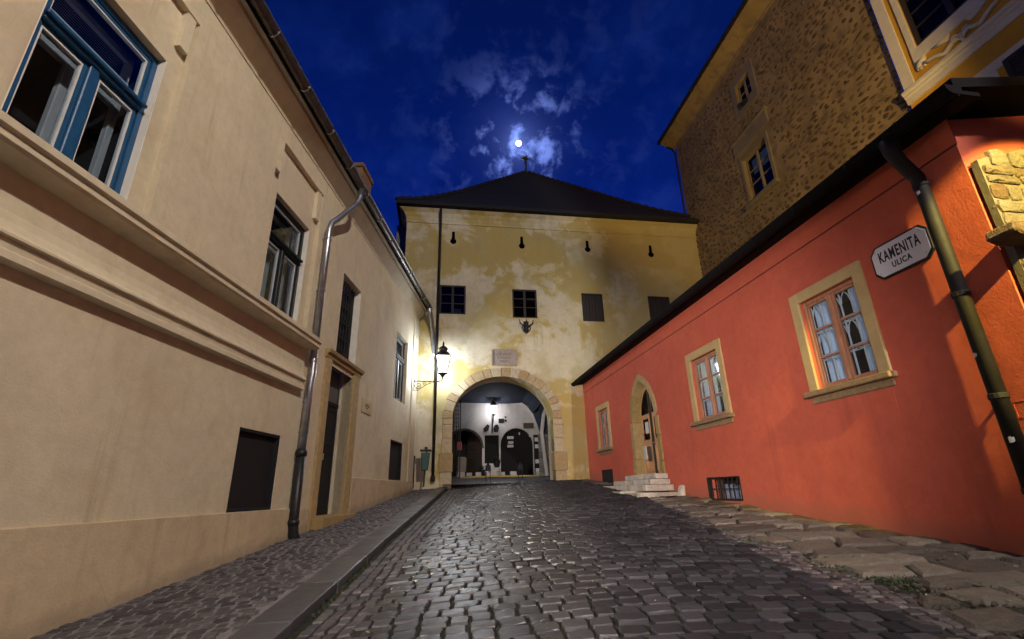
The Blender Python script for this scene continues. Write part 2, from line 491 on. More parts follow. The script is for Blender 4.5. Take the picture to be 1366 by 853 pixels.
def wood_mat(name, base, rough=.55, var=.35, sc=(40, 40, 3)):
    m, nt, b, N, L = mk(name)
    pos = N('ShaderNodeNewGeometry').outputs['Position']
    mp = N('ShaderNodeMapping'); L(pos, mp.inputs[0]); mp.inputs['Scale'].default_value = sc
    f = noise_node(N, L, mp.outputs[0], 1.0, 5, .6, .6)
    c = ramp_node(N, L, f, [(.3, tuple(x * (1 - var) for x in base)), (.7, tuple(min(1, x * (1 + var * .6)) for x in base))])
    L(c, b.inputs['Base Color']); b.inputs['Roughness'].default_value = rough
    add_bump(N, L, b, f, .3, .004)
    return m

M = {}
M['cream'] = plaster('cream_plaster', (.645, .56, .40), .10, .9, 42, streak=((.40, .30, .20), .55), cracks=.1, scuff=(.50, .43, .34), stains=[((.45, .33, .20), 1.1, .5, .75, .5, (0, 3, 1)), ((.60, .50, .40), .7, .52, .72, .6, (7, 1, 0))])
M['plinth'] = plaster('plinth_plaster', (.585, .475, .315), .14, .9, 40, streak=((.26, .19, .12), .6), cracks=.3, tide=(-.06, .0886, .20, (.30, .24, .17), .6), stains=[((.30, .22, .14), 1.6, .5, .8, .6, (0, 3, 5))])
M['cream_trim'] = plaster('cream_trim_plaster', (.665, .58, .42), .08, .25, 60, stains=[((.44, .33, .2), 2.5, .52, .75, .45, (3, 3, 1))])
M['reveal'] = plaster('pale_reveal_plaster', (.80, .76, .68), .06, .15, 60)
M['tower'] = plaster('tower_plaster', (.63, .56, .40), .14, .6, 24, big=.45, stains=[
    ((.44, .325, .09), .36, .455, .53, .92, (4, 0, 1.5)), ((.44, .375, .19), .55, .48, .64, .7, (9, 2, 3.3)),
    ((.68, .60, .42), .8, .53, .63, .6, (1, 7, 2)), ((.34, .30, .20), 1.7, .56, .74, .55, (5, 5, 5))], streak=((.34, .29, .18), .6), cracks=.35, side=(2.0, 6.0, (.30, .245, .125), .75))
M['tower_dark'] = plaster('tower_shade_plaster', (.20, .18, .14), .2, .5, 30)  # darker copy of the tower plaster: the wing's shade is in the colour
M['red'] = plaster('red_plaster', (.58, .125, .078), .10, .5, 50, stains=[((.49, .096, .062), .7, .5, .7, .6, (2, 0, 4)), ((.62, .155, .095), 1.3, .55, .75, .5, (0, 6, 1))], rough=.82, streak=((.40, .085, .055), .5), cracks=.15, scuff=None, tide=(.30, .083, .22, (.36, .13, .085), .55))
M['stone_plaster'] = plaster('rubble_mortar', (.25, .175, .085), .3, 1.0, 16, stains=[((.12, .09, .06), 2.2, .5, .66, .7, (1, 2, 3))])
M['stone_trim'] = plaster('sandstone_trim', (.19, .155, .105), .2, .5, 40)
M['yellow'] = plaster('ochre_plaster', (.50, .27, .035), .12, .2, 60)
M['white_trim'] = plaster('white_stucco', (.58, .54, .47), .08, .2, 60)
M['panel_grey'] = plaster('grey_stucco_panel', (.36, .34, .36), .08, .2, 60)
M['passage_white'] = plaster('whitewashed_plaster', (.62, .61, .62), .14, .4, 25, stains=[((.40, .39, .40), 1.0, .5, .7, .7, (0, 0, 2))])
M['vault'] = plaster('shaded_vault_plaster', (.035, .045, .075), .3, .4, 20)  # the unlit vault's shade is put into this dark colour
M['passage_grey'] = stone_mat('grey_brick', (.14, .13, .13), (.19, .18, .18), (.25, .24, .24), .85, .3, .5)
M['joint'] = simple('joint_earth', (.028, .026, .023), .95, 0, .5, 30, .8, .2, dirt=(.03, .038, .016))
M['mortar_grey'] = simple('pavement_mortar', (.21, .195, .20), .85, 0, .3, 30, .8, .3)
M['sett'] = stone_mat('granite_sett', (.016, .016, .021), (.028, .028, .036), (.055, .055, .066), .48, .6, .7, 34, rough_lo=.25, bdist=.006)
# traffic has polished the setts along the middle of the street: smoother there, rough towards the edges
_m = M['sett']; _nt = _m.node_tree; _b = _nt.nodes['Principled BSDF']; _N = _nt.nodes.new; _L = _nt.links.new
_sep = _N('ShaderNodeSeparateXYZ'); _L(_N('ShaderNodeNewGeometry').outputs['Position'], _sep.inputs[0])
_a = _N('ShaderNodeMath'); _a.operation = 'ADD'; _L(_sep.outputs['X'], _a.inputs[0]); _a.inputs[1].default_value = .45
_c = _N('ShaderNodeMath'); _c.operation = 'ABSOLUTE'; _L(_a.outputs[0], _c.inputs[0])
_r = _N('ShaderNodeMapRange'); _r.interpolation_type = 'SMOOTHSTEP'; _L(_c.outputs[0], _r.inputs[0])
_r.inputs[1].default_value, _r.inputs[2].default_value, _r.inputs[3].default_value, _r.inputs[4].default_value = .5, 1.9, .0, .34
_old = _b.inputs['Roughness'].links[0].from_socket
_s = _N('ShaderNodeMath'); _s.operation = 'ADD'; _L(_old, _s.inputs[0]); _L(_r.outputs[0], _s.inputs[1]); _L(_s.outputs[0], _b.inputs['Roughness'])
_q = _N('ShaderNodeMapRange'); _L(_r.outputs[0], _q.inputs[0]); _q.inputs[1].default_value, _q.inputs[2].default_value = 0, .34
_q.inputs[3].default_value, _q.inputs[4].default_value = 1.0, .15; _L(_q.outputs[0], _b.inputs['Specular IOR Level'])
M['sett_small'] = stone_mat('pavement_sett', (.045, .043, .050), (.080, .075, .083), (.125, .116, .122), .7, .4, .7, 26, rough_lo=.4, bdist=.01)
M['kerb'] = stone_mat('kerb_granite', (.070, .071, .082), (.085, .086, .096), (.105, .105, .114), .55, .5, .35, 40, rough_lo=.36, bdist=.004)
M['flag'] = stone_mat('flagstone', (.080, .070, .060), (.135, .118, .10), (.22, .192, .16), .75, .35, 1.0, 16, rough_lo=.45, bdist=.03)
M['soil'] = simple('trodden_soil', (.045, .034, .024), .95, 0, .45, 18, 1.0, .2, dirt=(.035, .035, .018))
M['voussoir'] = stone_mat('gate_sandstone', (.38, .27, .14), (.45, .345, .20), (.50, .42, .29), .82, .25, .7, 10)
M['step'] = stone_mat('step_limestone', (.46, .40, .34), (.55, .50, .44), (.64, .60, .54), .75, .3, .9, 8, moss=(.16, .13, .09))
M['door_stone'] = stone_mat('door_sandstone', (.36, .25, .10), (.43, .31, .14), (.48, .36, .18), .8, .3, .6, 9)
M['rubble'] = stone_mat('dark_rubble', (.085, .055, .028), (.125, .085, .043), (.175, .125, .066), .85, .25, .8, 12)
M['rubble_pale'] = stone_mat('pale_rubble', (.15, .09, .05), (.205, .165, .125), (.25, .22, .18), .85, .25, 1.0, 14, bdist=.035)
M['rubble_mortar'] = plaster('pale_mortar', (.19, .165, .13), .25, 1.0, 25)
M['zinc'] = simple('zinc_sheet', (.42, .44, .48), .34, .9, .2, 8)
M['cast_iron'] = simple('black_cast_iron', (.022, .022, .026), .45, .3, .3, 14, .2)
M['gutter_brown'] = simple('brown_gutter', (.085, .07, .065), .38, .7, .3, 8)
M['void'] = simple('painted_hollow', (.002, .002, .002), 1.0, 0, .2, 5, 0, .0)
M['roof_dark'] = simple('dark_roof_tile', (.008, .007, .007), .85, 0, .3, 6, .5)
M['roof_edge'] = simple('tarred_sheet', (.007, .006, .007), .85, .0, .3, 9, .4, .15)
M['dark_pipe'] = simple('brown_painted_pipe', (.006, .0048, .0045), .7, .0, .35, 16, .3, dirt=(.010, .008, .006))
M['blue'] = simple('blue_window_paint', (.012, .075, .19), .38, 0, .15, 10)
M['blue_dark'] = simple('dark_blue_window_paint', (.004, .011, .018), .4, 0, .15, 10)
M['white_paint'] = simple('white_window_paint', (.66, .66, .64), .45, 0, .08, 10)
M['black_steel'] = simple('black_steel_sheet', (.006, .006, .008), .8, .0, .3, 8)
M['dark_wood'] = wood_mat('dark_stained_wood', (.028, .021, .017))
M['shutter_wood'] = wood_mat('weathered_shutter_wood', (.026, .019, .016), .75)
M['brown_wood'] = wood_mat('brown_gate_wood', (.075, .045, .032))
M['door_wood'] = wood_mat('salmon_door_wood', (.60, .33, .17))
M['sash_wood'] = wood_mat('salmon_sash_paint', (.42, .20, .12))
M['surround'] = plaster('ochre_surround', (.52, .385, .19), .1, .2, 60)
M['sill'] = simple('sill_stone', (.26, .18, .10), .7, 0, .25, 14, .4)
M['glass'] = glass_mat('window_glass')
M['glass_dark'] = glass_mat('dim_window_glass', (.40, .42, .46), .02, .22)
M['blind_dark'] = simple('dull_grey_panel', (.10, .10, .10), .8)
M['sack'] = simple('blue_grey_sacking', (.16, .19, .28), .9)
M['room'] = simple('dark_room', (.012, .011, .012), .9)
M['inner_frame'] = simple('grey_inner_frame', (.50, .49, .49), .55, 0, .1, 8)
M['blind'] = simple('grey_blind', (.62, .62, .66), .6, 0, .08, 8)
M['curtain'] = simple('glowing_curtain', (.66, .72, .80), .8, 0, .12, 10)
_b = M['curtain'].node_tree.nodes['Principled BSDF']; _b.inputs['Emission Color'].default_value = (.42, .54, .74, 1); _b.inputs['Emission Strength'].default_value = .17   # glow added to the cloth itself so the panes look pale
M['lattice'] = simple('white_iron_lattice', (.82, .84, .86), .5, 0, .1, 10)
M['sign_white'] = simple('enamel_white', (.80, .80, .86), .35, 0, .05, 5)
M['sign_black'] = simple('enamel_black', (.012, .012, .014), .4, 0, .1, 5)
M['brass'] = simple('brass_plate', (.55, .42, .22), .4, .5, .1, 9)
M['plaque'] = stone_mat('plaque_stone', (.34, .28, .24), (.36, .30, .26), (.38, .32, .28), .8, .25, .5, 12)
M['bin'] = simple('green_bin_paint', (.008, .065, .05), .45, 0, .2, 12)
M['lamp_glow'] = emit_mat('lamp_glow', (.90, .94, 1.0), 48, through=.85)
M['lamp_glow_small'] = emit_mat('lamp_glow_small', (1.0, .96, .90), 45, through=.85)
M['moon'] = emit_mat('moonlit_disc', (.88, .93, 1.0), 6)
M['red_board'] = simple('red_enamel', (.55, .06, .07), .5, 0, .1, 9)
M['paper'] = simple('white_paper', (.62, .62, .62), .8, 0, .05, 9)
M['grey_box'] = simple('weathered_cream_box', (.30, .25, .22), .7, 0, .2, 9)
M['planter_white'] = simple('white_stone_block', (.50, .48, .45), .75, 0, .15, 9, .4)
M['yellow_line'] = simple('yellow_kerb_paint', (.48, .33, .08), .7, 0, .3, 12)
M['asphalt'] = simple('passage_floor', (.13, .13, .135), .55, 0, .25, 25, .6)
M['wool'] = simple('ornament_iron', (.006, .006, .007), .7, .0, .2, 9)
M['chimney'] = plaster('chimney_render', (.26, .15, .085), .2, .4, 40)
M['copper'] = simple('verdigris_metal', (.030, .040, .030), .6, .3, .2, 9)

# ------------------------------------------------------------------ ground, road, pavements
def sheet(xs_fn, ys, zf, nx):
    mb = MB(); rows = []
    for y in ys:
        xa, xb = xs_fn(y); r = []
        for i in range(nx + 1):
            x = xa + (xb - xa) * i / nx
            r.append(mb.vert((x, y, zf(x, y))))
        rows.append(r)
    for j in range(len(rows) - 1):
        for i in range(nx):
            mb.f.append((rows[j][i], rows[j][i+1], rows[j+1][i+1], rows[j+1][i])); mb.m.append(0)
    return mb
def fr_range(a, b, n): return [a + (b - a) * i / n for i in range(n + 1)]
mb = MB()
ys = fr_range(-60, 140, 50); rows = []
for y in ys:
    rows.append([mb.vert((x, y, ground(max(-4, min(5, x)), max(-25, min(24, y))) - .42 - (0.0 if -5 < x < 6 else .1))) for x in (-90, -40, -12, -5, 0, 6, 14, 40, 90)])
for j in range(len(rows) - 1):
    for i in range(8): mb.f.append((rows[j][i], rows[j][i+1], rows[j+1][i+1], rows[j+1][i])); mb.m.append(0)
tag(part('ground', mb, M['soil'], None, clean=False), kind='structure')

def red_wall_x(y): return (DR - y * nR.y) / nR.x
def left_wall_x(y): return (-DL - y * nL.y) / nL.x
def tower_y(x): return 16.86 + (x + 3.444) * math.tan(radians(9))
road_ys = fr_range(-6, 18.6, 90)
ROAD = part('road', sheet(lambda y: (kerb_x(y) + .01, min(3.6, red_wall_x(y)) ), road_ys, lambda x, y: road(x, y) - .024, 24), M['joint'], None, smooth=True, clean=False)
tag(ROAD, kind='structure')

def sett_mesh(w, d, h, ch, seed):
    """rounded stone: hewn top with an uneven outline; origin at its top middle"""
    rnd = random.Random(seed)
    n = 8
    pts = []
    base = [(-1,-1),(0,-1),(1,-1),(1,0),(1,1),(0,1),(-1,1),(-1,0)]
    mb = MB()
    outer, top = [], []
    for (a, b) in base:
        corner = .90 if a and b else 1.0
        x = a * w / 2 * corner * (1 + rnd.uniform(-.05, .04)); y = b * d / 2 * corner * (1 + rnd.uniform(-.07, .05))
        outer.append((x, y))
    for (x, y) in outer: mb.vert((x * 1.02, y * 1.02, -h))
    for (x, y) in outer: mb.vert((x, y, -ch * rnd.uniform(.5, .9)))
    for (x, y) in outer:
        l = sqrt(x * x + y * y)
        mb.vert((x * (1 - ch * 1.0 / l), y * (1 - ch * 1.0 / l), rnd.uniform(-.0025, .001)))
    c = mb.vert((0, 0, rnd.uniform(-.001, .002)))
    for k in range(n):
        q = (k + 1) % n
        mb.f.append((k, q, n + q, n + k)); mb.f.append((n + k, n + q, 2*n + q, 2*n + k)); mb.f.append((2*n + k, 2*n + q, c))
        mb.m += [0, 0, 0]
    return mb
def place_stones(parent, spots, mat, name, field_name, limit=300, nvar=14, zfn=None):
    """spots: (x, y, w, d, yaw, seed, chamfer). The first `limit` (nearest) become parts, the others one joined part."""
    spots.sort(key=lambda s: s[0] ** 2 + s[1] ** 2)
    cache = {}
    near, far = spots[:limit], spots[limit:]
    for (x, y, w, d, yaw, seed, ch) in near:
        rnd = random.Random(seed)
        k = seed % nvar
        if k not in cache: cache[k] = sett_mesh(1.0, 1.0, .0, .0, k) if False else sett_mesh(.2, .2, .10, ch, k).mesh(name, mat, False)
        o = bpy.data.objects.new(name, cache[k]); COL.objects.link(o); o.parent = parent
        e = .1
        sx = (zfn(x + e, y) - zfn(x - e, y)) / (2 * e); sy = (zfn(x, y + e) - zfn(x, y - e)) / (2 * e)
        o.location = (x, y, zfn(x, y) + rnd.gauss(0, .004))
        o.rotation_euler = (math.atan(sy) + rnd.gauss(0, .014), -math.atan(sx) + rnd.gauss(0, .014), yaw)
        o.scale = (w / .2, d / .2, 1)
    mb = MB()
    for (x, y, w, d, yaw, seed, ch) in far:
        rnd = random.Random(seed)
        sm = sett_mesh(w, d, .06, ch, seed)
        e = .1
        sx = (zfn(x + e, y) - zfn(x - e, y)) / (2 * e) + rnd.gauss(0, .014); sy = (zfn(x, y + e) - zfn(x, y - e)) / (2 * e) + rnd.gauss(0, .014)
        z0 = zfn(x, y) + rnd.gauss(0, .004)
        c, s = cos(yaw), sin(yaw); i = len(mb.v); tint = rnd.random()
        for (a, b, h) in sm.v:
            px, py = a * c - b * s, a * s + b * c
            mb.v.append((x + px, y + py, z0 + h + px * sx + py * sy))
        for f in sm.f: mb.f.append(tuple(i + q for q in f)); mb.m.append(0); mb.t.append(tint)
    if far:
        part(field_name, mb, mat, parent, smooth=False, clean=False, kind='stuff')

# --- road setts: rows across the street, a band of small setts along the kerb
spots = []
rnd = random.Random(5)
y = 2.6; row = 0
def big_left(y): return kerb_x(y) + interp(y, (3, 7, 12, 18), (.52, .58, .66, .7))
def big_right(y): return interp(y, (-6, 3.5, 5, 7, 9, 12, 18), (2.40, 2.42, 2.42, 2.55, 2.70, 2.75, 2.2))
while y < 17.6:
    pitch = .172 + rnd.uniform(-.015, .015)
    x = big_left(y) + rnd.uniform(-.08, .06)
    wob = rnd.uniform(0, 6)
    while x < big_right(y):
        w = rnd.choice((.14, .16, .18, .19, .21, .24)) + rnd.uniform(-.01, .01)
        cx = x + w / 2
        yy = y + .030 * sin(cx * 1.3 + wob * .15) + .05 * mnoise.noise((cx * .7, y * .5, 3))
        if yy < tower_y(cx) + 1.2 and mnoise.noise((cx * 1.7, y * 1.7, 8)) < .58:
            spots.append((cx, yy, w - .017, pitch - .022, .05 + rnd.gauss(0, .03), rnd.randrange(10**6), .010))
        x += w
    y += pitch
place_stones(ROAD, spots, M['sett'], 'sett', 'sett_paving', 300, zfn=road)
# small setts: gutter band at the kerb and border along the flagstones
spots = []
y = 2.8
while y < 17.2:
    x = kerb_x(y) + .09
    while x < big_left(y) - .05:
        w = .115 + rnd.uniform(-.012, .012)
        spots.append((x + w / 2, y + rnd.uniform(-.012, .012) + .03 * sin(x * 9), w - .018, .15 - .016, -.05 + rnd.gauss(0, .05), rnd.randrange(10**6), .014))
        x += w
    y += .15
y = 2.4
while y < 12:
    x = big_right(y) + .04
    while x < big_right(y) + .42:
        w = .11 + rnd.uniform(-.015, .015)
        if rnd.random() < .92:
            spots.append((x + w / 2, y + rnd.uniform(-.015, .015), w - .02, .12 - .018, rnd.gauss(-.1, .08), rnd.randrange(10**6), .014))
        x += w
    y += .12
GUT = part('gutter_strip', sheet(lambda y: (kerb_x(y) + .02, kerb_x(y) + .06), fr_range(2, 17.2, 30), lambda x, y: road(x, y) - .02, 1), M['joint'], None, clean=False)
tag(GUT, kind='structure')
place_stones(GUT, spots, M['sett_small'], 'small_sett', 'small_sett_paving', 300, zfn=lambda x, y: road(x, y) - .008)

# --- kerb
KERB = bpy.data.objects.new('kerb', None); COL.objects.link(KERB); tag(KERB, kind='structure')
def kerb_block(p0, p1, q0, q1, name='kerbstone'):
    mb = MB()
    zt = lambda p: ground(p[0], p[1]) + .012
    top = [p0, p1, q1, q0]
    mb.prism([(0, 0), (1, 0), (1, 1), (0, 1)],
             lambda a, b: (lambda p: (p[0], p[1], zt(p)))(top[[(0, 0), (1, 0), (1, 1), (0, 1)].index((a, b))]),
             lambda a, b: (lambda p: (p[0], p[1], zt(p) - .3))(top[[(0, 0), (1, 0), (1, 1), (0, 1)].index((a, b))]))
    part(name, mb, M['kerb'], KERB, bevel=.012, segs=2)
y = -4.0
KW = .36
while y < 16.2:
    l = 1.0 + rnd.uniform(-.15, .25); g = .006
    y2 = min(16.35, y + l)
    kerb_block((kerb_x(y) + rnd.uniform(-.006, .006), y + g), (kerb_x(y2) + rnd.uniform(-.006, .006), y2 - g), (kerb_x(y) - KW, y + g), (kerb_x(y2) - KW, y2 - g))
    y = y2
# rounded end in front of the gate jamb
kerb_block((kerb_x(16.36), 16.37), (-2.34, 16.78), (kerb_x(16.36) - KW, 16.37), (-2.66, 16.8))
kerb_block((-2.34, 16.79), (-2.30, 17.02), (-2.66, 16.81), (-2.62, 16.97))

# --- left pavement
PAV = part('pavement', sheet(lambda y: (left_wall_x(y) - .05, kerb_x(y) - KW + .01), fr_range(-6, 17.0, 80), lambda x, y: ground(x, y) - .014, 10), M['mortar_grey'], None, smooth=True, clean=False)
tag(PAV, kind='structure')
spots = []
y = 2.2
while y < 16.9:
    p = .125 + rnd.uniform(-.01, .01)
    x = left_wall_x(y) + rnd.uniform(.02, .1)
    while x < kerb_x(y) - KW - .10:
        w = rnd.choice((.11, .13, .15, .17)) + rnd.uniform(-.01, .01)
        cx = x + w / 2; yy = y + .16 * (cx - left_wall_x(y)) + .03 * mnoise.noise((cx * 2, y * 1.2, 1))
        if yy < tower_y(cx) - .05 and cx < kerb_x(yy) - KW - w * .5 + .01:
            spots.append((cx, yy, w - .024, p - .022, .16 + rnd.gauss(0, .05), rnd.randrange(10**6), .016))
        x += w
    y += p
place_stones(PAV, spots, M['sett_small'], 'paving_sett', 'paving_sett_field', 300, zfn=lambda x, y: ground(x, y) - .002)

# --- right footpath of flagstones
def path_z(x, y):
    t = max(0.0, min(1.0, (x - big_right(y) - .3) / .6))
    return road(x, y) * (1 - t) + (ground(x, y) - .03) * t
PATH = part('footpath', sheet(lambda y: (big_right(y) + .25, red_wall_x(y) + .05), fr_range(-6, 18.3, 110), lambda x, y: path_z(x, y) - .055 + .02 * mnoise.noise((x * 3, y * 3, 0)), 14), M['soil'], None, smooth=True, clean=False)
tag(PATH, kind='structure')
def flag_left(y): return interp(y, (-6, 3.6, 4.3, 4.9, 5.8, 6.4, 8, 10, 12.2, 17.6), (3.3, 3.35, 3.12, 2.95, 2.92, 2.78, 2.80, 2.88, 2.75, 2.15))
def flagstone(poly, seed, zoff=0.0, thick=.14):
    r = random.Random(seed)
    cx = sum(p[0] for p in poly) / len(poly); cy = sum(p[1] for p in poly) / len(poly)
    pts = []
    n = len(poly)
    for k in range(n):
        a, b = poly[k], poly[(k + 1) % n]
        for t in (0, .5):
            x = a[0] + (b[0] - a[0]) * t; yv = a[1] + (b[1] - a[1]) * t
            f = .965 if t == 0 else 1.0
            x = cx + (x - cx) * f + r.uniform(-.012, .012); yv = cy + (yv - cy) * f + r.uniform(-.014, .014)
            pts.append((x - cx, yv - cy))
    mb = MB(); m = len(pts)
    z0 = path_z(cx, cy) + zoff
    gx = (path_z(cx + .2, cy) - path_z(cx - .2, cy)) / .4 + r.gauss(0, .018); gy = (path_z(cx, cy + .2) - path_z(cx, cy - .2)) / .4 + r.gauss(0, .02)
    zz = lambda p: gx * p[0] + gy * p[1]
    for p in pts: mb.vert((p[0] * 1.0, p[1] * 1.0, zz(p) - thick))
    for p in pts: mb.vert((p[0] * 1.01, p[1] * 1.01, zz(p) - .03 * r.uniform(.6, 1.4)))
    for p in pts:
        l = max(.05, sqrt(p[0]**2 + p[1]**2)); q = (p[0] * (1 - .03 / l), p[1] * (1 - .03 / l))
        mb.vert((q[0], q[1], zz(q) + r.uniform(-.006, .004)))
    for p in pts:
        q = (p[0] * .5, p[1] * .5); mb.vert((q[0], q[1], zz(q) + r.uniform(-.004, .012)))
    c = mb.vert((0, 0, r.uniform(0, .012)))
    for k in range(m):
        q = (k + 1) % m
        for (A, B) in ((0, m), (m, 2*m), (2*m, 3*m)):
            mb.f.append((A + k, A + q, B + q, B + k)); mb.m.append(0)
        mb.f.append((3*m + k, 3*m + q, c)); mb.m.append(0)
    o = part('flagstone', mb, M['flag'], PATH, loc=(cx, cy, z0), clean=False)
    return o
def steps_zone(x, y):   # keep the flags clear of the door steps
    s = x * tR.x + y * tR.y; d = DR - (x * nR.x + y * nR.y)
    return 10.3 < s < 14.6 and d < 1.25
rows_y = [2.5]
while rows_y[-1] < 17.4: rows_y.append(rows_y[-1] + random.uniform(.26, .50))
def row_line(j, x): return rows_y[j] + .13 * mnoise.noise((x * 1.1, j * 7.3, 2)) - .10 * (x - 3.6)
for j in range(len(rows_y) - 1):
    ym = (rows_y[j] + rows_y[j + 1]) / 2
    xa, xb = flag_left(ym) + random.uniform(-.14, .06), red_wall_x(ym) - .02
    ncol = max(1, round((xb - xa) / .46))
    cuts = [(xa, random.uniform(-.06, .06))] + [(xa + (xb - xa) * (i + random.uniform(-.25, .25)) / ncol, random.uniform(-.09, .09)) for i in range(1, ncol)] + [(xb, .0)]
    for i in range(len(cuts) - 1):
        (l, dl), (r_, dr_) = cuts[i], cuts[i + 1]
        if r_ - l < .14: continue
        g = random.uniform(.010, .030)
        lo = [l + dl + g, (l + r_) / 2, r_ + dr_ - g]; hi = [r_ - dr_ - g, (l + r_) / 2, l - dl + g]
        poly = [(x, row_line(j, x) + g) for x in lo] + [(x, row_line(j + 1, x) - g) for x in hi]
        if steps_zone((l + r_) / 2, ym): continue
        flagstone(poly, random.randrange(10**6), random.uniform(-.010, .012))
# the loose slabs at the near end of the dirt strip
for (cx, cy, w, d) in ((2.98, 3.50, .50, .30), (3.42, 3.32, .46, .28), (2.92, 3.86, .26, .14), (3.25, 3.05, .6, .3), (3.3, 4.25, .34, .2)):
    poly = [(cx - w/2, cy - d/2), (cx + w/2, cy - d/2 + .03), (cx + w/2 - .03, cy + d/2), (cx - w/2 + .04, cy + d/2)]
    flagstone(poly, random.randrange(10**6), .03)

# grass and moss in the joints and on the soil strip, litter on the setts
def tufts(n, fn, hmin, hmax, seed):
    r = random.Random(seed); mb = MB()
    for _ in range(n):
        x, yv, z = fn(r)
        for b in range(r.randint(5, 9)):
            a = r.uniform(0, 2 * pi); h = r.uniform(hmin, hmax); w = .006 + .004 * r.random()
            dx, dy = cos(a) * h * r.uniform(.3, 1.0), sin(a) * h * r.uniform(.3, 1.0)
            px, py = x + r.gauss(0, .035), yv + r.gauss(0, .035)
            mb.face([(px - w * sin(a), py + w * cos(a), z), (px + w * sin(a), py - w * cos(a), z), (px + dx, py + dy, z + h)])
    return mb
M['grass'] = simple('grass_blades', (.022, .040, .012), .7, 0, .4, 20)
def spot_path(r):
    while True:
        y = abs(r.gauss(0, 2.2)) + 3.2
        if y > 12: continue
        x = r.uniform(flag_left(y) - .18, flag_left(y) + .12) if r.random() < .7 else r.uniform(flag_left(y), red_wall_x(y))
        if mnoise.noise((x * 1.5, y * 1.5, 4)) > -.05: return x, y, path_z(x, y) - .02
tag(part('grass', tufts(420, spot_path, .008, .026, 3), M['grass'], None, clean=False), kind='stuff')
def spot_kerb(r):
    y = r.uniform(3, 10); x = kerb_x(y) + r.uniform(.02, .08); return x, y, road(x, y) - .02
tag(part('moss', tufts(120, spot_kerb, .008, .022, 4), M['grass'], None, clean=False), kind='stuff')
mb = MB(); r = random.Random(9)
for _ in range(150):
    y = abs(r.gauss(0, 4)) + 3.6; x = r.uniform(kerb_x(y) + .05, red_wall_x(y) - .3); z = max(road(x, y), path_z(x, y) if x > big_right(y) + .3 else -9) + .004
    a = r.uniform(0, pi); l = r.uniform(.008, .02); w = l * r.uniform(.3, .7); c, s = cos(a), sin(a)
    mb.face([(x - l*c, y - l*s, z), (x + w*s, y - w*c, z + .004), (x + l*c, y + l*s, z + r.uniform(0, .01)), (x - w*s, y + w*c, z + .003)])
tag(part('litter', mb, simple('pale_litter', (.40, .34, .24), .8, 0, .4, 30), None, clean=False), kind='stuff')
mb = MB()
for _ in range(260):
    y = abs(r.gauss(0, 1.5)) + 3.2; x = r.uniform(big_right(y) + .35, flag_left(y) + .25); z = path_z(x, y) - .012
    s = r.uniform(.008, .025)
    mb.lathe([(s, -s * .5), (s * 1.05, 0), (s * .6, s * .5)], (x, y, z), 5, rot=r.uniform(0, 6))
tag(part('pebbles', mb, M['flag'], None, clean=False), kind='stuff')
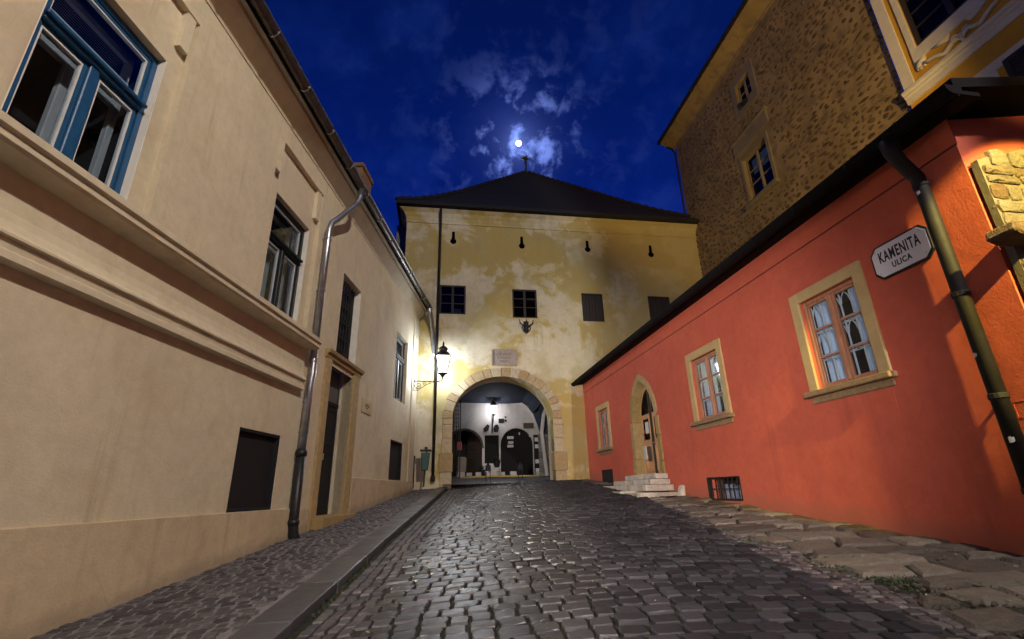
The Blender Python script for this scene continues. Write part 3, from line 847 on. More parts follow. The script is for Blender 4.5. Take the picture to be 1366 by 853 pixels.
#PART2
# ------------------------------------------------------------------ windows
def add_glass(win, x0, x1, z0, z1, y, mat, name='pane'):
    mb = MB(); mb.box(x0, x1, y, y + .005, z0, z1)
    part(name, mb, mat, win)
def casement_window(parent, x0, x1, z0, z1, y, paint, blind=False, name='window', room_d=.9):
    """double box window: outer painted frame with transom and two leaves, pale inner frame behind, dark room"""
    mb = MB(); fwid = .075
    ring_frame(mb, x0, x1, z0, z1, fwid, y, y + .09)
    zt = z0 + (z1 - z0) * .665
    xm = (x0 + x1) / 2
    mb.box(x0 + fwid, x1 - fwid, y - .035, y + .08, zt - .04, zt + .06)
    mb.box(x0 + fwid - .02, x1 - fwid + .02, y - .075, y - .035, zt - .005, zt + .04)
    mb.box(xm - .05, xm + .05, y - .012, y + .085, z0 + fwid, zt - .04)
    win = part(name, mb, paint, parent, bevel=.008)
    # opening leaves
    for (a, b, c, d) in ((x0 + fwid, xm - .05, z0 + fwid, zt - .04), (xm + .05, x1 - fwid, z0 + fwid, zt - .04), (x0 + fwid, x1 - fwid, zt + .06, z1 - fwid)):
        m2 = MB(); ring_frame(m2, a + .004, b - .004, c + .004, d - .004, .038, y + .018, y + .062)
        part('sash', m2, paint, win, bevel=.006)
        m3 = MB(); ring_frame(m3, a + .042, b - .042, c + .042, d - .042, .016, y + .024, y + .070)
        part('glazing_bead', m3, M['white_paint'] if paint is M['blue'] else M['inner_frame'], win)
        add_glass(win, a + .05, b - .05, c + .05, d - .05, y + .04, M['glass'])
    # inner window
    m4 = MB(); yi = y + .24
    ring_frame(m4, x0 + .05, x1 - .05, z0 + .05, z1 - .05, .075, yi, yi + .06)
    m4.box(xm - .055, xm + .055, yi, yi + .06, z0 + .125, zt); m4.box(x0 + .125, x1 - .125, yi, yi + .06, zt - .03, zt + .05)
    part('inner_frame', m4, M['inner_frame'], win, bevel=.006)
    m5 = MB()
    m5.box(x0 - .02, x1 + .02, y + room_d, y + room_d + .02, z0 - .02, z1 + .02)
    m5.box(x0 - .04, x0, y + .1, y + room_d, z0, z1); m5.box(x1, x1 + .04, y + .1, y + room_d, z0, z1)
    m5.box(x0, x1, y + .1, y + room_d, z1, z1 + .04); m5.box(x0, x1, y + .1, y + room_d, z0 - .04, z0)
    part('room_lining', m5, M['room'], win)
    m6 = MB()
    for (a, b) in ((x0 + .30, x0 + .35), (xm + .20, xm + .245), (xm + .33, xm + .42)):
        m6.box(a, b, y + .55, y + .57, z0 + .1, zt - .12)
    part('curtain', m6, M['inner_frame'], win)
    if blind:
        n = 13; za = z1 - fwid - .03
        for k in range(n):
            mm = MB(); zz = za - .028 * k
            mm.face([(x0 + .14, yi - .085, zz - .02), (x1 - .14, yi - .085, zz - .02), (x1 - .14, yi - .062, zz), (x0 + .14, yi - .062, zz)])
            part('slat', mm, M['blind'], win, clean=False)
        mm = MB(); mm.box(x0 + .13, x1 - .13, yi - .09, yi - .06, za - .028 * n - .03, za - .028 * n); part('blind_rail', mm, M['blind'], win)
    return win

# ------------------------------------------------------------------ the cream house on the left
CH = thing('cream_house', 'long cream plastered two storey house with a moulded band, grey downpipe and blue framed window', 'house', F_LEFT)
W1, W2, W3, W4 = (2.83, 4.09, 3.90, 6.12), (6.64, 7.90, 3.95, 6.10), (9.48, 10.62, 4.10, 5.95), (13.86, 15.2, 4.00, 6.05)
DOOR = (9.25, 10.52, .2, 3.90)
C1, C2 = (6.56, 7.70, 1.13, 2.23), (13.86, 15.2, 1.70, 2.80)
XE = 16.55
RC = .09          # upper wall field stands proud of the window recesses
mb = MB()
# lower storey
wall_panel(mb, -16, 8.72, -2.5, 3.8, [(*C1, .22)])
# upper storey field: recess strips round the two near windows are cut out of the proud field
R1, R2 = (2.45, 4.30, 3.8, 6.95), (6.36, 8.10, 3.8, 7.0)
wall_panel(mb, -16, 8.45, 3.8, 7.40, [(*R1, RC), (*R2, RC), (-1.6, .3, 3.8, 6.95, RC), (-5.6, -3.7, 3.8, 6.95, RC)])
mb.face([(8.45, 0, 3.8), (8.45, .02, 3.8), (8.45, .02, 7.4), (8.45, 0, 7.4)])
mb.face([(8.72, 0, -2), (8.72, .02, -2), (8.72, .02, 3.8), (8.72, 0, 3.8)])
wall_panel(mb, 8.45, XE, 3.8, 7.40, [(*W3, .19), (*W4, .16)], y=.0)
wall_panel(mb, 8.72, XE, -2, 3.8, [(*DOOR, .26), (*C2, .2)], y=.0)
wall_panel(mb, R1[0], R1[1], R1[2], R1[3], [(*W1, .17)], y=RC)
wall_panel(mb, R2[0], R2[1], R2[2], R2[3], [(*W2, .17)], y=RC)
mb.face([(XE, 0, -2), (XE, 6, -2), (XE, 6, 7.4), (XE, 0, 7.4)])
for q in ((-1.6, .3, 3.8, 6.95), (-5.6, -3.7, 3.8, 6.95)):
    mb.face([(q[0], RC, q[2]), (q[1], RC, q[2]), (q[1], RC, q[3]), (q[0], RC, q[3])])
wl = part('wall', mb, M['cream'], CH)
# pale inner reveals and the ears of the window surrounds
for R_, W_ in ((R1, W1), (R2, W2)):
    for (a, b) in ((W_[0] + .001, W_[0] + .012), (W_[1] - .012, W_[1] - .001)):
        mb = MB(); mb.box(a, b, RC + .002, RC + .168, W_[2], W_[3] - .002); part('reveal', mb, M['reveal'], CH)
    for (a, b, f) in ((R_[0], R_[0] + .16, .002), (R_[1] - .19, R_[1] - .05, .016)):   # raised lugs beside the window head
        mb = MB(); mb.box(a, b, f, RC + .01, W_[3] + .28, R_[3] - .001); part('surround', mb, M['cream_trim'], CH)
mb = MB(); mb.box(W3[1] - .012, W3[1] - .001, .004, .186, W3[2] + .001, W3[3] - .001); part('reveal', mb, M['reveal'], CH)
casement_window(CH, *W1[:2], *W1[2:], RC + .09, M['blue'], True)
casement_window(CH, *W2[:2], *W2[2:], RC + .09, M['blue_dark'])
casement_window(CH, *W4[:2], *W4[2:], .10, M['blue_dark'])
# barred fanlight over the door
mb = MB(); ring_frame(mb, W3[0], W3[1], W3[2], W3[3], .06, .17, .23); gw = part('window', mb, M['dark_wood'], CH, bevel=.006)
mb = MB(); mb.box(W3[0], W3[1], .9, .92, W3[2], W3[3]); mb.box(W3[0] - .02, W3[0], .2, .9, W3[2], W3[3]); mb.box(W3[1], W3[1] + .02, .2, .9, W3[2], W3[3]); part('room_lining', mb, M['room'], gw)
add_glass(gw, W3[0] + .05, W3[1] - .05, W3[2] + .05, W3[3] - .05, .20, M['glass_dark'])
mb = MB()
for k in range(7):
    x = W3[0] + .12 + k * .15; mb.tube([(x, .13, W3[2] + .02), (x, .13, W3[3] - .02)], .010, 6)
for k in range(5):
    z = W3[2] + .22 + k * .36
    for j in range(6):
        x = W3[0] + .19 + j * .145
        mb.tube([(x + .06 * cos(t), .13, z + .09 * sin(t)) for t in fr_range(0, 2 * pi, 10)], .007, 5, caps=False)
part('grille', mb, M['black_steel'], gw)
# plinth: stepped up behind the door
mb = MB()
mb.extrude_x([(.002, -2.5), (.002, 1.132), (-.05, 1.122), (-.055, -2.5)], -16, 8.50); part('plinth', mb, M['plinth'], CH)
mb = MB()
mb.extrude_x([(.002, -2), (.002, 1.682), (-.05, 1.672), (-.055, -2)], 10.92, XE + .02); part('plinth', mb, M['plinth'], CH)
mb = MB(); mb.box(8.50, 8.98, -.02, .004, -2, 1.1); part('plinth', mb, M['plinth'], CH)
mb = MB(); mb.box(15.9, XE + .04, -.035, .004, 1.69, 7.33); part('corner_strip', mb, M['cream_trim'], CH, bevel=.006)
# moulded band between the storeys
band = [(.01, 3.99), (-.29, 3.955), (-.335, 3.93), (-.335, 3.865), (-.30, 3.845), (-.30, 3.79), (-.275, 3.765), (-.055, 3.745), (-.05, 3.42),
        (-.062, 3.34), (-.09, 3.27), (-.135, 3.225), (-.135, 3.205), (-.10, 3.20), (-.085, 3.12), (-.11, 3.10), (-.11, 3.04), (-.01, 3.03), (.01, 3.03)]
mb = MB(); mb.extrude_x(band, -16, 8.06); part('string_course', mb, M['cream_trim'], CH)
# eaves cornice, gutter
corn = [(.09, 7.36), (-.015, 7.36), (-.03, 7.40), (-.10, 7.47), (-.19, 7.56), (-.24, 7.62), (-.24, 7.70), (-.30, 7.72), (-.30, 7.80), (.09, 7.80)]
mb = MB(); mb.extrude_x(corn, -16, XE); part('cornice', mb, M['cream_trim'], CH)
mb = MB(); mb.extrude_x([(-.34, 7.80), (-.36, 7.84), (-.34, 7.88), (6, 11.2), (6, 11.1), (-.0, 7.80)], -16, XE + .05); part('roof', mb, M['roof_dark'], CH)
GY, GZ = -.44, 7.74
def gutter_prof(x, r, y0, z0, n=9): return [(x, y0 + r * cos(t), z0 + r * sin(t)) for t in fr_range(pi * .98, 2 * pi * 1.01, n)]
mb = MB()
ra = gutter_prof(0, .085, GY, GZ); rb_ = gutter_prof(0, .075, GY, GZ)
poly = [(p[1], p[2]) for p in ra] + [(p[1], p[2]) for p in reversed(rb_)]
mb.extrude_x(poly, -16, 16.4)
gut = part('gutter', mb, M['gutter_brown'], CH)
mb = MB(); mb.tube([(-16, GY - .088, GZ + .012), (16.4, GY - .088, GZ + .012)], .015, 6); part('gutter_bead', mb, M['zinc'], gut)
mb = MB(); mb.box(-16, 16.4, -.36, -.335, 7.66, 7.80); part('fascia', mb, M['roof_edge'], CH)
x = -3.1
while x < 16.3:
    mb = MB()
    mb.tube(gutter_prof(x, .092, GY, GZ, 8), .012, 5); mb.tube([(x, GY + .09, GZ), (x, -.32, GZ + .06)], .010, 5)
    part('gutter_clip', mb, M['zinc'], CH); x += 1.02
# swan neck and downpipe
mb = MB()
mb.tube([(8.86, GY, 7.68), (8.86, GY, 7.45), (8.80, -.40, 7.25), (8.42, -.20, 6.66), (8.31, -.13, 6.50), (8.27, -.11, 6.30), (8.27, -.11, 4.02)], .062, 12)
dp = part('downpipe', mb, M['zinc'], CH, smooth=True)
mb = MB(); mb.tube([(8.27, -.11, 4.06), (8.27, -.11, 3.9), (8.27, -.12, 3.6), (8.25, -.13, 3.38), (8.24, -.12, 3.15), (8.24, -.11, 2.0)], .062, 12)
mb2 = MB(); mb2.lathe([(.064, -.05), (.072, -.03), (.072, .03), (.064, .05)], (8.27, -.115, 3.62), 12)
part('downpipe', mb, M['zinc'], CH, smooth=True)
part('pipe_elbow', mb2, M['zinc'], CH, smooth=True)
mb = MB(); mb.tube([(8.24, -.11, 2.03), (8.25, -.11, .95), (8.28, -.12, .74), (8.31, -.18, .60)], [.078, .078, .082, .09], 12)
mb.lathe([(.092, -.05), (.098, 0), (.092, .05)], (8.24, -.11, 2.0), 12); mb.lathe([(.088, -.04), (.098, 0), (.088, .04)], (8.25, -.11, .92), 12)
part('standpipe', mb, M['cast_iron'], CH, smooth=True)
for z in (6.1, 5.0, 2.9, 2.35):
    mb = MB(); mb.lathe([(.064, -.015), (.071, -.012), (.071, .012), (.064, .015)], (8.265, -.11, z), 12); mb.box(8.255, 8.275, -.06, .03, z - .01, z + .01); part('pipe_clip', mb, M['zinc'], CH)
mb = MB(); mb.tube([(16.2, GY, 7.70), (16.45, GY - .03, 7.45), (16.72, GY - .06, 6.9), (16.9, GY - .08, 6.2), (16.92, GY - .05, 5.9)], .085, 12); part('downpipe', mb, M['zinc'], CH, smooth=True)
M['gate_brown'] = wood_mat('dark_brown_gate', (.024, .014, .010), .9); M['gate_black'] = wood_mat('black_gate', (.008, .0075, .008), .95)
# the doorway: stone frame, deep reveal, dark leaf, step
mb = MB()
mb.box(9.0, 9.25, -.05, .20, .5, 3.90); mb.box(10.52, 10.88, -.05, .20, .7, 3.90)
dfr = part('door_frame', mb, M['door_stone'], CH, bevel=.012)
mb = MB(); mb.extrude_x([(.2, 3.90), (-.05, 3.90), (-.06, 3.96), (-.11, 3.99), (-.13, 4.05), (.2, 4.06)], 8.96, 10.94); part('lintel', mb, M['door_stone'], CH)
mb = MB()
mb.box(9.25, 10.50, .262, .32, .9, 3.12); mb.box(9.25, 10.50, .24, .33, 3.12, 3.2)
for a in (9.33, 9.92):
    ring_frame(mb, a, a + .52, 1.1, 2.2, .06, .25, .27); ring_frame(mb, a, a + .52, 2.3, 3.05, .06, .25, .27)
dr = part('door', mb, M['gate_black'], CH, bevel=.006)
mb = MB(); mb.tube([(9.86, .26, 2.0), (9.86, .20, 2.0), (9.86, .20, 2.12)], .012, 6); part('handle', mb, M['brass'], dr)
mb = MB(); mb.box(9.25, 10.50, .28, .30, 3.2, 3.9); part('transom_panel', mb, M['blind_dark'], CH)
mb = MB(); mb.box(9.1, 10.8, -.24, .82, .5, .955); part('doorstep', mb, M['door_stone'], CH, bevel=.02, segs=2)
# cellar openings with steel sheets
for c, yy in ((C1, 0), (C2, 0)):
    mb = MB(); ring_frame(mb, c[0], c[1], c[2], c[3], .045, yy + .01, yy + .10)
    ch = part('cellar_window', mb, M['black_steel'], CH, bevel=.005)
    mb = MB(); mb.box(c[0] + .045, c[1] - .045, yy + .08, yy + .10, c[2] + .045, c[3] - .045); part('shutter_plate', mb, M['black_steel'], ch)
mb = MB(); mb.tube([(5.05, .02, .82), (5.05, -.012, .82)], .02, 8); part('weep_hole', mb, M['black_steel'], CH)
mb = MB()
mb.box(11.75, 12.65, .75, 1.5, 8.2, 10.55); mb.box(11.70, 12.70, .70, 1.55, 10.55, 10.68)
part('chimney', mb, M['chimney'], CH, bevel=.02)
# an unseen house is added on the right so its corner shades the red gable
# name plate by the door
np_ = thing('name_plate', 'small square brass plate on the cream wall right of the dark doorway', 'sign', loc=fw(F_LEFT, 11.60, -.002, 3.34), rz=F_LEFT[1])
mb = MB(); mb.box(-.33, .33, -.02, 0, -.17, .17); part('plate', mb, M['brass'], np_, bevel=.006)
mb = MB()
for k, wd in ((.045, .10), (.0, .16), (-.045, .07)):
    rr = random.Random(int(k * 1000)); xx = -wd
    while xx < wd:
        l = rr.uniform(.012, .03); mb.box(xx, xx + l, -.0225, -.0195, k - .012, k + .012); xx += l + .008
part('engraving', mb, M['sign_black'], np_)

# ------------------------------------------------------------------ the gate tower
GT = thing('gate_tower', 'ochre and grey stained gate tower with a round sandstone arch and dark hipped roof', 'tower', F_TOWER)
TW = [(.71, 1.70, 7.70, 8.90), (3.52, 4.50, 7.63, 8.84), (6.33, 7.22, 7.57, 8.78), (9.15, 10.10, 7.57, 8.76)]
ARC = arch_curve(3.09, 1.81, 3.78, 1.52, 28)
U0, U1, ZS, ZE = -.68, 12.3, 11.58, 12.12
mb = MB()
wall_panel(mb, U0, U1, 0, ZS, [(*w, .14) for w in TW] + [dict(arch=ARC, za=0.0, depth=.9)])
mb.face([(U0, 0, 0), (U0, 12, 0), (U0, 12, ZS), (U0, 0, ZS)]); mb.face([(U1, 0, 0), (U1, 12, 0), (U1, 12, ZS), (U1, 0, ZS)])
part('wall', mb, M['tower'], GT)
mb = MB()   # coved top under the eaves
prof = [(0, ZS), (-.035, ZS), (-.035, ZS + .05), (-.02, ZS + .08), (-.05, ZS + .25), (-.14, ZS + .42), (-.30, ZE)]
for k in range(len(prof) - 1):
    (a, za), (b, zb) = prof[k], prof[k + 1]
    mb.face([(U0 + a, a, za), (U1 - a, a, za), (U1 - b, b, zb), (U0 + b, b, zb)])
    mb.face([(U0 + a, 12, za), (U0 + a, a, za), (U0 + b, b, zb), (U0 + b, 12, zb)])
    mb.face([(U1 - a, a, za), (U1 - a, 12, za), (U1 - b, 12, zb), (U1 - b, b, zb)])
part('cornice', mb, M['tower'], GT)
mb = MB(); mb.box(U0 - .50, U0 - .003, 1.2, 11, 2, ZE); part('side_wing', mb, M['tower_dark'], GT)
# hipped roof with a flared foot
mb = MB()
E0, E1, F0, F1 = U0 - .42, U1 + .35, -.50, 12.5
cx, cy, ztop = 5.5, 6.0, 18.85
lev = [(0, 12.14), (.0, 12.26), (.12, 12.83), (.25, 13.6), (.40, 14.6), (.60, 16.05), (.80, 17.5), (.985, ztop)]
rg = []
for (t, z) in lev:
    rg.append([(E0 + (cx - E0) * t, F0 + (cy - F0) * t, z), (E1 + (cx - E1) * t, F0 + (cy - F0) * t, z), (E1 + (cx - E1) * t, F1 + (cy - F1) * t, z), (E0 + (cx - E0) * t, F1 + (cy - F1) * t, z)])
for k in range(len(rg) - 1):
    for q in range(4): mb.face([rg[k][q], rg[k][(q+1) % 4], rg[k+1][(q+1) % 4], rg[k+1][q]])
mb.face(rg[0]); mb.face(rg[-1])
rf = part('roof', mb, M['roof_dark'], GT)
# ridge tiles along the two near hips give the edge its knobbly outline
mb = MB()
for q in (0, 1):
    for k in range(1, len(rg) - 1):
        a, b = Vector(rg[k][q]), Vector(rg[k+1][q]); n = max(1, int((b - a).length / .36))
        for i in range(n):
            p = a + (b - a) * (i / n); e = a + (b - a) * ((i + .95) / n)
            mb.tube([p + Vector((0, 0, .02)), e + Vector((0, 0, .07))], [.085, .11], 6)
part('hip_tiles', mb, M['roof_dark'], rf, kind='stuff')
mb = MB()   # starburst finial
P0 = Vector((cx, cy, ztop))
mb.tube([P0 + Vector((0, 0, -.1)), P0 + Vector((0, 0, .95))], [.07, .04], 8)
part('finial_mast', mb, M['copper'], rf)
mb = MB(); C0 = P0 + Vector((0, 0, 1.1)); r = random.Random(2)
mb.lathe([(.04, -.11), (.11, -.06), (.12, 0), (.10, .07), (.03, .11)], C0, 10)
for k in range(18):
    a = 2 * pi * k / 18; l = .48 if k % 2 else .38
    d = Vector((cos(a), .25 * sin(3 * a), sin(a)))
    mb.tube([C0 + d * .12, C0 + d * l], [.022, .005], 5)
for k in range(10):
    d = Vector((cos(k * 2.4) * .6, sin(k * 2.4), sin(k * 1.7) * .7)).normalized()
    mb.tube([C0 + d * .10, C0 + d * .36], [.02, .005], 5)
part('starburst_finial', mb, M['copper'], rf)
# windows: two glazed, two with closed board shutters
for i, w in enumerate(TW):
    x0, x1, z0, z1 = w
    mb = MB(); ring_frame(mb, x0, x1, z0, z1, .06, .02, .12); win = part('window', mb, M['shutter_wood'], GT, bevel=.006)
    if i < 2:
        mb = MB(); xm = (x0 + x1) / 2
        mb.box(xm - .045, xm + .045, .02, .10, z0 + .06, z1 - .06); part('mullion', mb, M['shutter_wood'], win)
        for zz in (z0 + (z1 - z0) * .38, z0 + (z1 - z0) * .68):
            for (a, b) in ((x0 + .06, xm - .045), (xm + .045, x1 - .06)):
                mb = MB(); mb.box(a, b, .04, .09, zz - .014, zz + .014); part('glazing_bar', mb, M['shutter_wood'], win)
        for (a, b) in ((x0 + .06, xm - .045), (xm + .045, x1 - .06)):
            zz = [z0 + .06, z0 + (z1 - z0) * .38 - .014, z0 + (z1 - z0) * .38 + .014, z0 + (z1 - z0) * .68 - .014, z0 + (z1 - z0) * .68 + .014, z1 - .06]
            for k in (0, 2, 4): add_glass(win, a, b, zz[k], zz[k + 1], .07, M['glass_dark'])
        mb = MB(); mb.box(x0, x1, .5, .52, z0, z1); mb.box(x0 - .02, x0, .13, .5, z0, z1); mb.box(x1, x1 + .02, .13, .5, z0, z1); mb.box(x0, x1, .13, .5, z1, z1 + .02); mb.box(x0, x1, .13, .5, z0 - .02, z0)
        part('room_lining', mb, M['room'], win)
        if i == 0:
            mb = MB(); mb.box(x0 + .56, x0 + .84, .4, .42, z0 + .14, z0 + .4); part('curtain', mb, M['blind'], win)
    else:
        mb = MB(); mb.box(x0 + .06, x1 - .06, .10, .12, z0 + .06, z1 - .06); part('shutter_back', mb, M['black_steel'], win)
        n = 6; bw = (x1 - x0 - .12) / n
        for k in range(n):
            mb = MB(); mb.box(x0 + .06 + k * bw + .006, x0 + .06 + (k + 1) * bw - .006, .055 + .008 * (k % 2), .10, z0 + .065, z1 - .065)
            part('shutter_board', mb, M['shutter_wood'], win)
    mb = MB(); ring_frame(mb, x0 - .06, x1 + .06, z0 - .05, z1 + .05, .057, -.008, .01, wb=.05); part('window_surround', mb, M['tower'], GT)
# keyhole loopholes: flat dark plates painted as the shade inside the slits
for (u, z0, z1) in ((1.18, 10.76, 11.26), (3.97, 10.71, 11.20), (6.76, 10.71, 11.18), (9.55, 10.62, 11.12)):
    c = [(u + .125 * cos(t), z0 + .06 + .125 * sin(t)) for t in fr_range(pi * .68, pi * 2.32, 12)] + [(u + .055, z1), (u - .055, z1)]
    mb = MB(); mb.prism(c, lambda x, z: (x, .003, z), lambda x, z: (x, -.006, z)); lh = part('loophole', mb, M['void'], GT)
# arch: jamb stones and voussoirs, each its own block
def block(poly, y0, y1, name='voussoir', bev=.014):
    mb = MB(); mb.prism(poly, lambda x, z: (x, y0, z), lambda x, z: (x, y1, z))
    return part(name, mb, M['voussoir'], GT, bevel=bev, segs=2)
nv = 19; rr = random.Random(8)
cut = [0]
for k in range(nv): cut.append(cut[-1] + rr.uniform(.75, 1.3))
cut = [pi * c / cut[-1] for c in cut]
def ell(t, gx, gz): return (3.09 - (1.81 + gx) * cos(t), 3.78 + (1.52 + gz) * sin(t))
for k in range(nv):
    a, b = cut[k] + .004, cut[k + 1] - .004
    n = 3; th = rr.uniform(-.03, .03)
    inner = [ell(a + (b - a) * i / n, .0, .0) for i in range(n + 1)]
    outer = [ell(a + (b - a) * i / n, .35 + th, .34 + th) for i in range(n + 1)]
    block(inner + outer[::-1], -.055 - rr.uniform(0, .015), .35)
for side in (-1, 1):
    z = 1.2
    for k, h in enumerate((.78, .62, .50, .46, .44)):
        zt = min(z + h, 3.775)
        wd = .36 + rr.uniform(-.02, .02) + (.06 if k == 1 else 0); pr = -.045 - rr.uniform(0, .015) - (.04 if k == 1 else 0)
        if k == 0: wd = .40
        xi = 3.09 + side * 1.81
        xa, xb = sorted((xi - side * (.03 if k == 1 else 0), xi + side * wd))
        block([(xa, z + .004), (xb, z + .004), (xb, zt - .004), (xa, zt - .004)], pr, .45, 'jamb_stone')
        z = zt
# downpipe of the tower
mb = MB(); mb.tube([(.66, -.36, 12.1), (.66, -.32, 11.9), (.66, -.10, 11.5), (.66, -.09, 1.72)], .050, 8)
pp = part('downpipe', mb, M['dark_pipe'], GT, smooth=True)
mb = MB(); mb.lathe([(.07, -.1), (.085, 0), (.07, .1)], (.66, -.09, 1.78), 8); part('pipe_shoe', mb, M['cast_iron'], pp)
for z in (10.4, 8.9, 7.2, 4.2, 2.8):
    mb = MB(); mb.lathe([(.054, -.02), (.060, 0), (.054, .02)], (.66, -.09, z), 8); part('pipe_clip', mb, M['cast_iron'], pp)
# --- the passage behind the arch
PF = 5.0
zf = lambda u, v: 1.60 + .08 * v
mb = MB()
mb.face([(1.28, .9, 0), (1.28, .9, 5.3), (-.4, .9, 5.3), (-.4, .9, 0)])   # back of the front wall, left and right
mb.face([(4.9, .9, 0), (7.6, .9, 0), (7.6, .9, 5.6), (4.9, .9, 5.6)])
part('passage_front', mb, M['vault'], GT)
LA, RA = arch_curve(1.98, .80, 3.18, .80, 14), arch_curve(4.36, .745, 3.30, .76, 16)
mb = MB()
wall_panel(mb, -.4, 5.6, 1.2, 5.9, [dict(arch=LA, za=1.9, depth=.30), dict(arch=RA, za=1.95, depth=.22), (2.89, 3.54, 2.52, 3.75, .06)], y=PF)
part('back_wall', mb, M['passage_white'], GT)
# vault: a cross vault whose near cell has its shade painted into the colour; its wall rib frames the white back wall
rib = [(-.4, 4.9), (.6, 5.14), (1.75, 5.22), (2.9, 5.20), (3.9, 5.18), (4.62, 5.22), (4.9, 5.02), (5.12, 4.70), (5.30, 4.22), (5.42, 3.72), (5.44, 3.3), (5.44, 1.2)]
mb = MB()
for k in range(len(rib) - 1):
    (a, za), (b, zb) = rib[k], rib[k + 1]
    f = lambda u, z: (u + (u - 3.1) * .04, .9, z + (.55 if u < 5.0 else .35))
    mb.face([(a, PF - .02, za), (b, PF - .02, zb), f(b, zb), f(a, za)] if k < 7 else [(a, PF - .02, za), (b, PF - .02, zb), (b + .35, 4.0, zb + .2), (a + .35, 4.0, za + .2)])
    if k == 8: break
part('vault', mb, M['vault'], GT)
mb = MB()
path = [(u, PF - .05, z) for (u, z) in rib[5:11]]
mb.tube(path, .05, 6); part('vault_rib', mb, M['passage_white'], GT, smooth=True)
mb = MB(); mb.tube([(5.35, 3.4, 1.9), (5.20, 3.4, 3.7), (5.28, 3.2, 4.4), (5.48, 2.9, 4.95), (5.8, 2.5, 5.4)], .09, 6); part('vault_rib', mb, M['passage_white'], GT, smooth=True)
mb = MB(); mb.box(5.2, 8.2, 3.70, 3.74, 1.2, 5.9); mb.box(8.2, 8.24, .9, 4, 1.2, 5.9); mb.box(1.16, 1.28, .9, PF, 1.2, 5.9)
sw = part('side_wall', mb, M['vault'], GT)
# right hand wall of grey bricks
k = 0
z = 1.9
while z < 3.62:
    x = 5.08 - (.2 if k % 2 else 0)
    while x < 6.5:
        a, b = max(5.08, x), min(6.5, x + .39)
        if b - a > .05:
            mb = MB(); mb.box(a + .006, b - .006, 3.62 - random.uniform(0, .012), 3.70, z + .005, z + .135)
            part('brick', mb, M['passage_grey'], sw)
        x += .40
    z += .145; k += 1
PFL = part('passage_floor', sheet(lambda v: (1.0, 8.2), fr_range(-.35, 5.2, 12), lambda u, v: zf(u, v), 6), M['asphalt'], None, clean=False)
PFL.location = F_TOWER[0]; PFL.rotation_euler = (0, 0, F_TOWER[1]); tag(PFL, kind='structure')
# a pale strip of kerb stones across the passage, painted yellow
mb = MB(); mb.prism([(1.3, 3.35), (3.2, 3.98), (5.9, 3.66), (5.9, 3.74), (3.2, 4.08), (1.3, 3.45)], lambda a, b: (a, b, zf(a, b) - .02), lambda a, b: (a, b, zf(a, b) + .05))
yk = part('passage_kerb', mb, M['yellow_line'], None); yk.location = F_TOWER[0]; yk.rotation_euler = (0, 0, F_TOWER[1]); tag(yk, kind='structure')
# left gate leaf folded in its arch, right hand door, black board
mb = MB(); mb.prism([(2.0, 1.95)] + [(2.78, 1.95)] + list(reversed([p for p in LA if p[0] > 2.0])), lambda x, z: (x, PF + .12, z), lambda x, z: (x, PF + .18, z)); gl = part('gate_leaf', mb, M['gate_brown'], GT)
for (a, b, c, d) in ((2.12, 2.62, 2.1, 2.6), (2.12, 2.62, 2.7, 3.2), (2.12, 2.45, 3.28, 3.6)):
    mb = MB(); ring_frame(mb, a, b, c, d, .05, PF + .09, PF + .125); part('panel', mb, M['gate_brown'], gl)
mb = MB(); mb.box(.9, 5.6, PF + .31, PF + .34, 1.5, 4.6); part('niche_back', mb, M['room'], GT)
mb = MB(); mb.prism([(3.615, 1.95), (5.105, 1.95)] + list(reversed(RA)), lambda x, z: (x, PF + .10, z), lambda x, z: (x, PF + .16, z)); dl = part('gate_door', mb, M['gate_black'], GT)
for k in range(10):
    a = 3.66 + k * .142; zt = 3.30 + .70 * sqrt(max(0, 1 - ((a + .07 - 4.36) / .745) ** 2))
    mb = MB(); mb.box(a + .006, a + .136, PF + .075 + .006 * (k % 2), PF + .10, 2.0, zt); part('plank', mb, M['gate_black'], dl)
for (A_, nm) in ((LA, 'arch_trim'), (RA, 'arch_trim')):
    mb = MB()
    for k in range(len(A_) - 1):
        p, q = A_[k], A_[k + 1]; c0 = ((A_[0][0] + A_[-1][0]) / 2, A_[0][1])
        o = lambda P_: (c0[0] + (P_[0] - c0[0]) * 1.10, c0[1] + (P_[1] - c0[1]) * 1.10)
        mb.prism([p, q, o(q), o(p)], lambda x, z: (x, PF - .025, z), lambda x, z: (x, PF + .05, z))
    part(nm, mb, M['brown_wood'] if A_ is LA else M['inner_frame'], GT)
mb = MB(); mb.box(2.89, 3.54, PF + .03, PF + .06, 2.52, 3.75); part('black_panel', mb, M['gate_black'], GT)

# ------------------------------------------------------------------ things in and at the gate
def at_tower(u, v, z): return fw(F_TOWER, u, v, z)
def notice(u, v, z, w, h, mat, label, cat, name, marks=True):
    t = thing(name, label, cat, loc=at_tower(u, v, z), rz=F_TOWER[1])
    mb = MB(); mb.box(-w/2, w/2, -.02, 0, -h/2, h/2); part('board', mb, mat, t, bevel=.004)
    return t
notice(4.08, PF + .07, 3.64, .30, .13, M['paper'], 'white paper notice highest on the dark gate door', 'notice', 'paper_notice')
notice(4.09, PF + .07, 3.42, .24, .13, M['inner_frame'], 'grey paper notice between two white ones on the dark gate door', 'notice', 'paper_notice')
notice(4.07, PF + .07, 3.26, .28, .11, M['paper'], 'white paper notice lowest on the dark gate door', 'notice', 'paper_notice')
notice(4.50, PF + .07, 3.82, .06, .11, M['paper'], 'tiny white tag at the top of the dark gate door', 'tag', 'door_tag')
notice(1.72, 4.05, 3.20, .19, .34, M['red_board'], 'red board hanging beside the left gate arch in the passage', 'board', 'red_board')
notice(3.66, PF - .02, 4.39, .26, .20, M['black_steel'], 'dark square plaque on the white wall right of the lantern', 'plaque', 'wall_plaque')
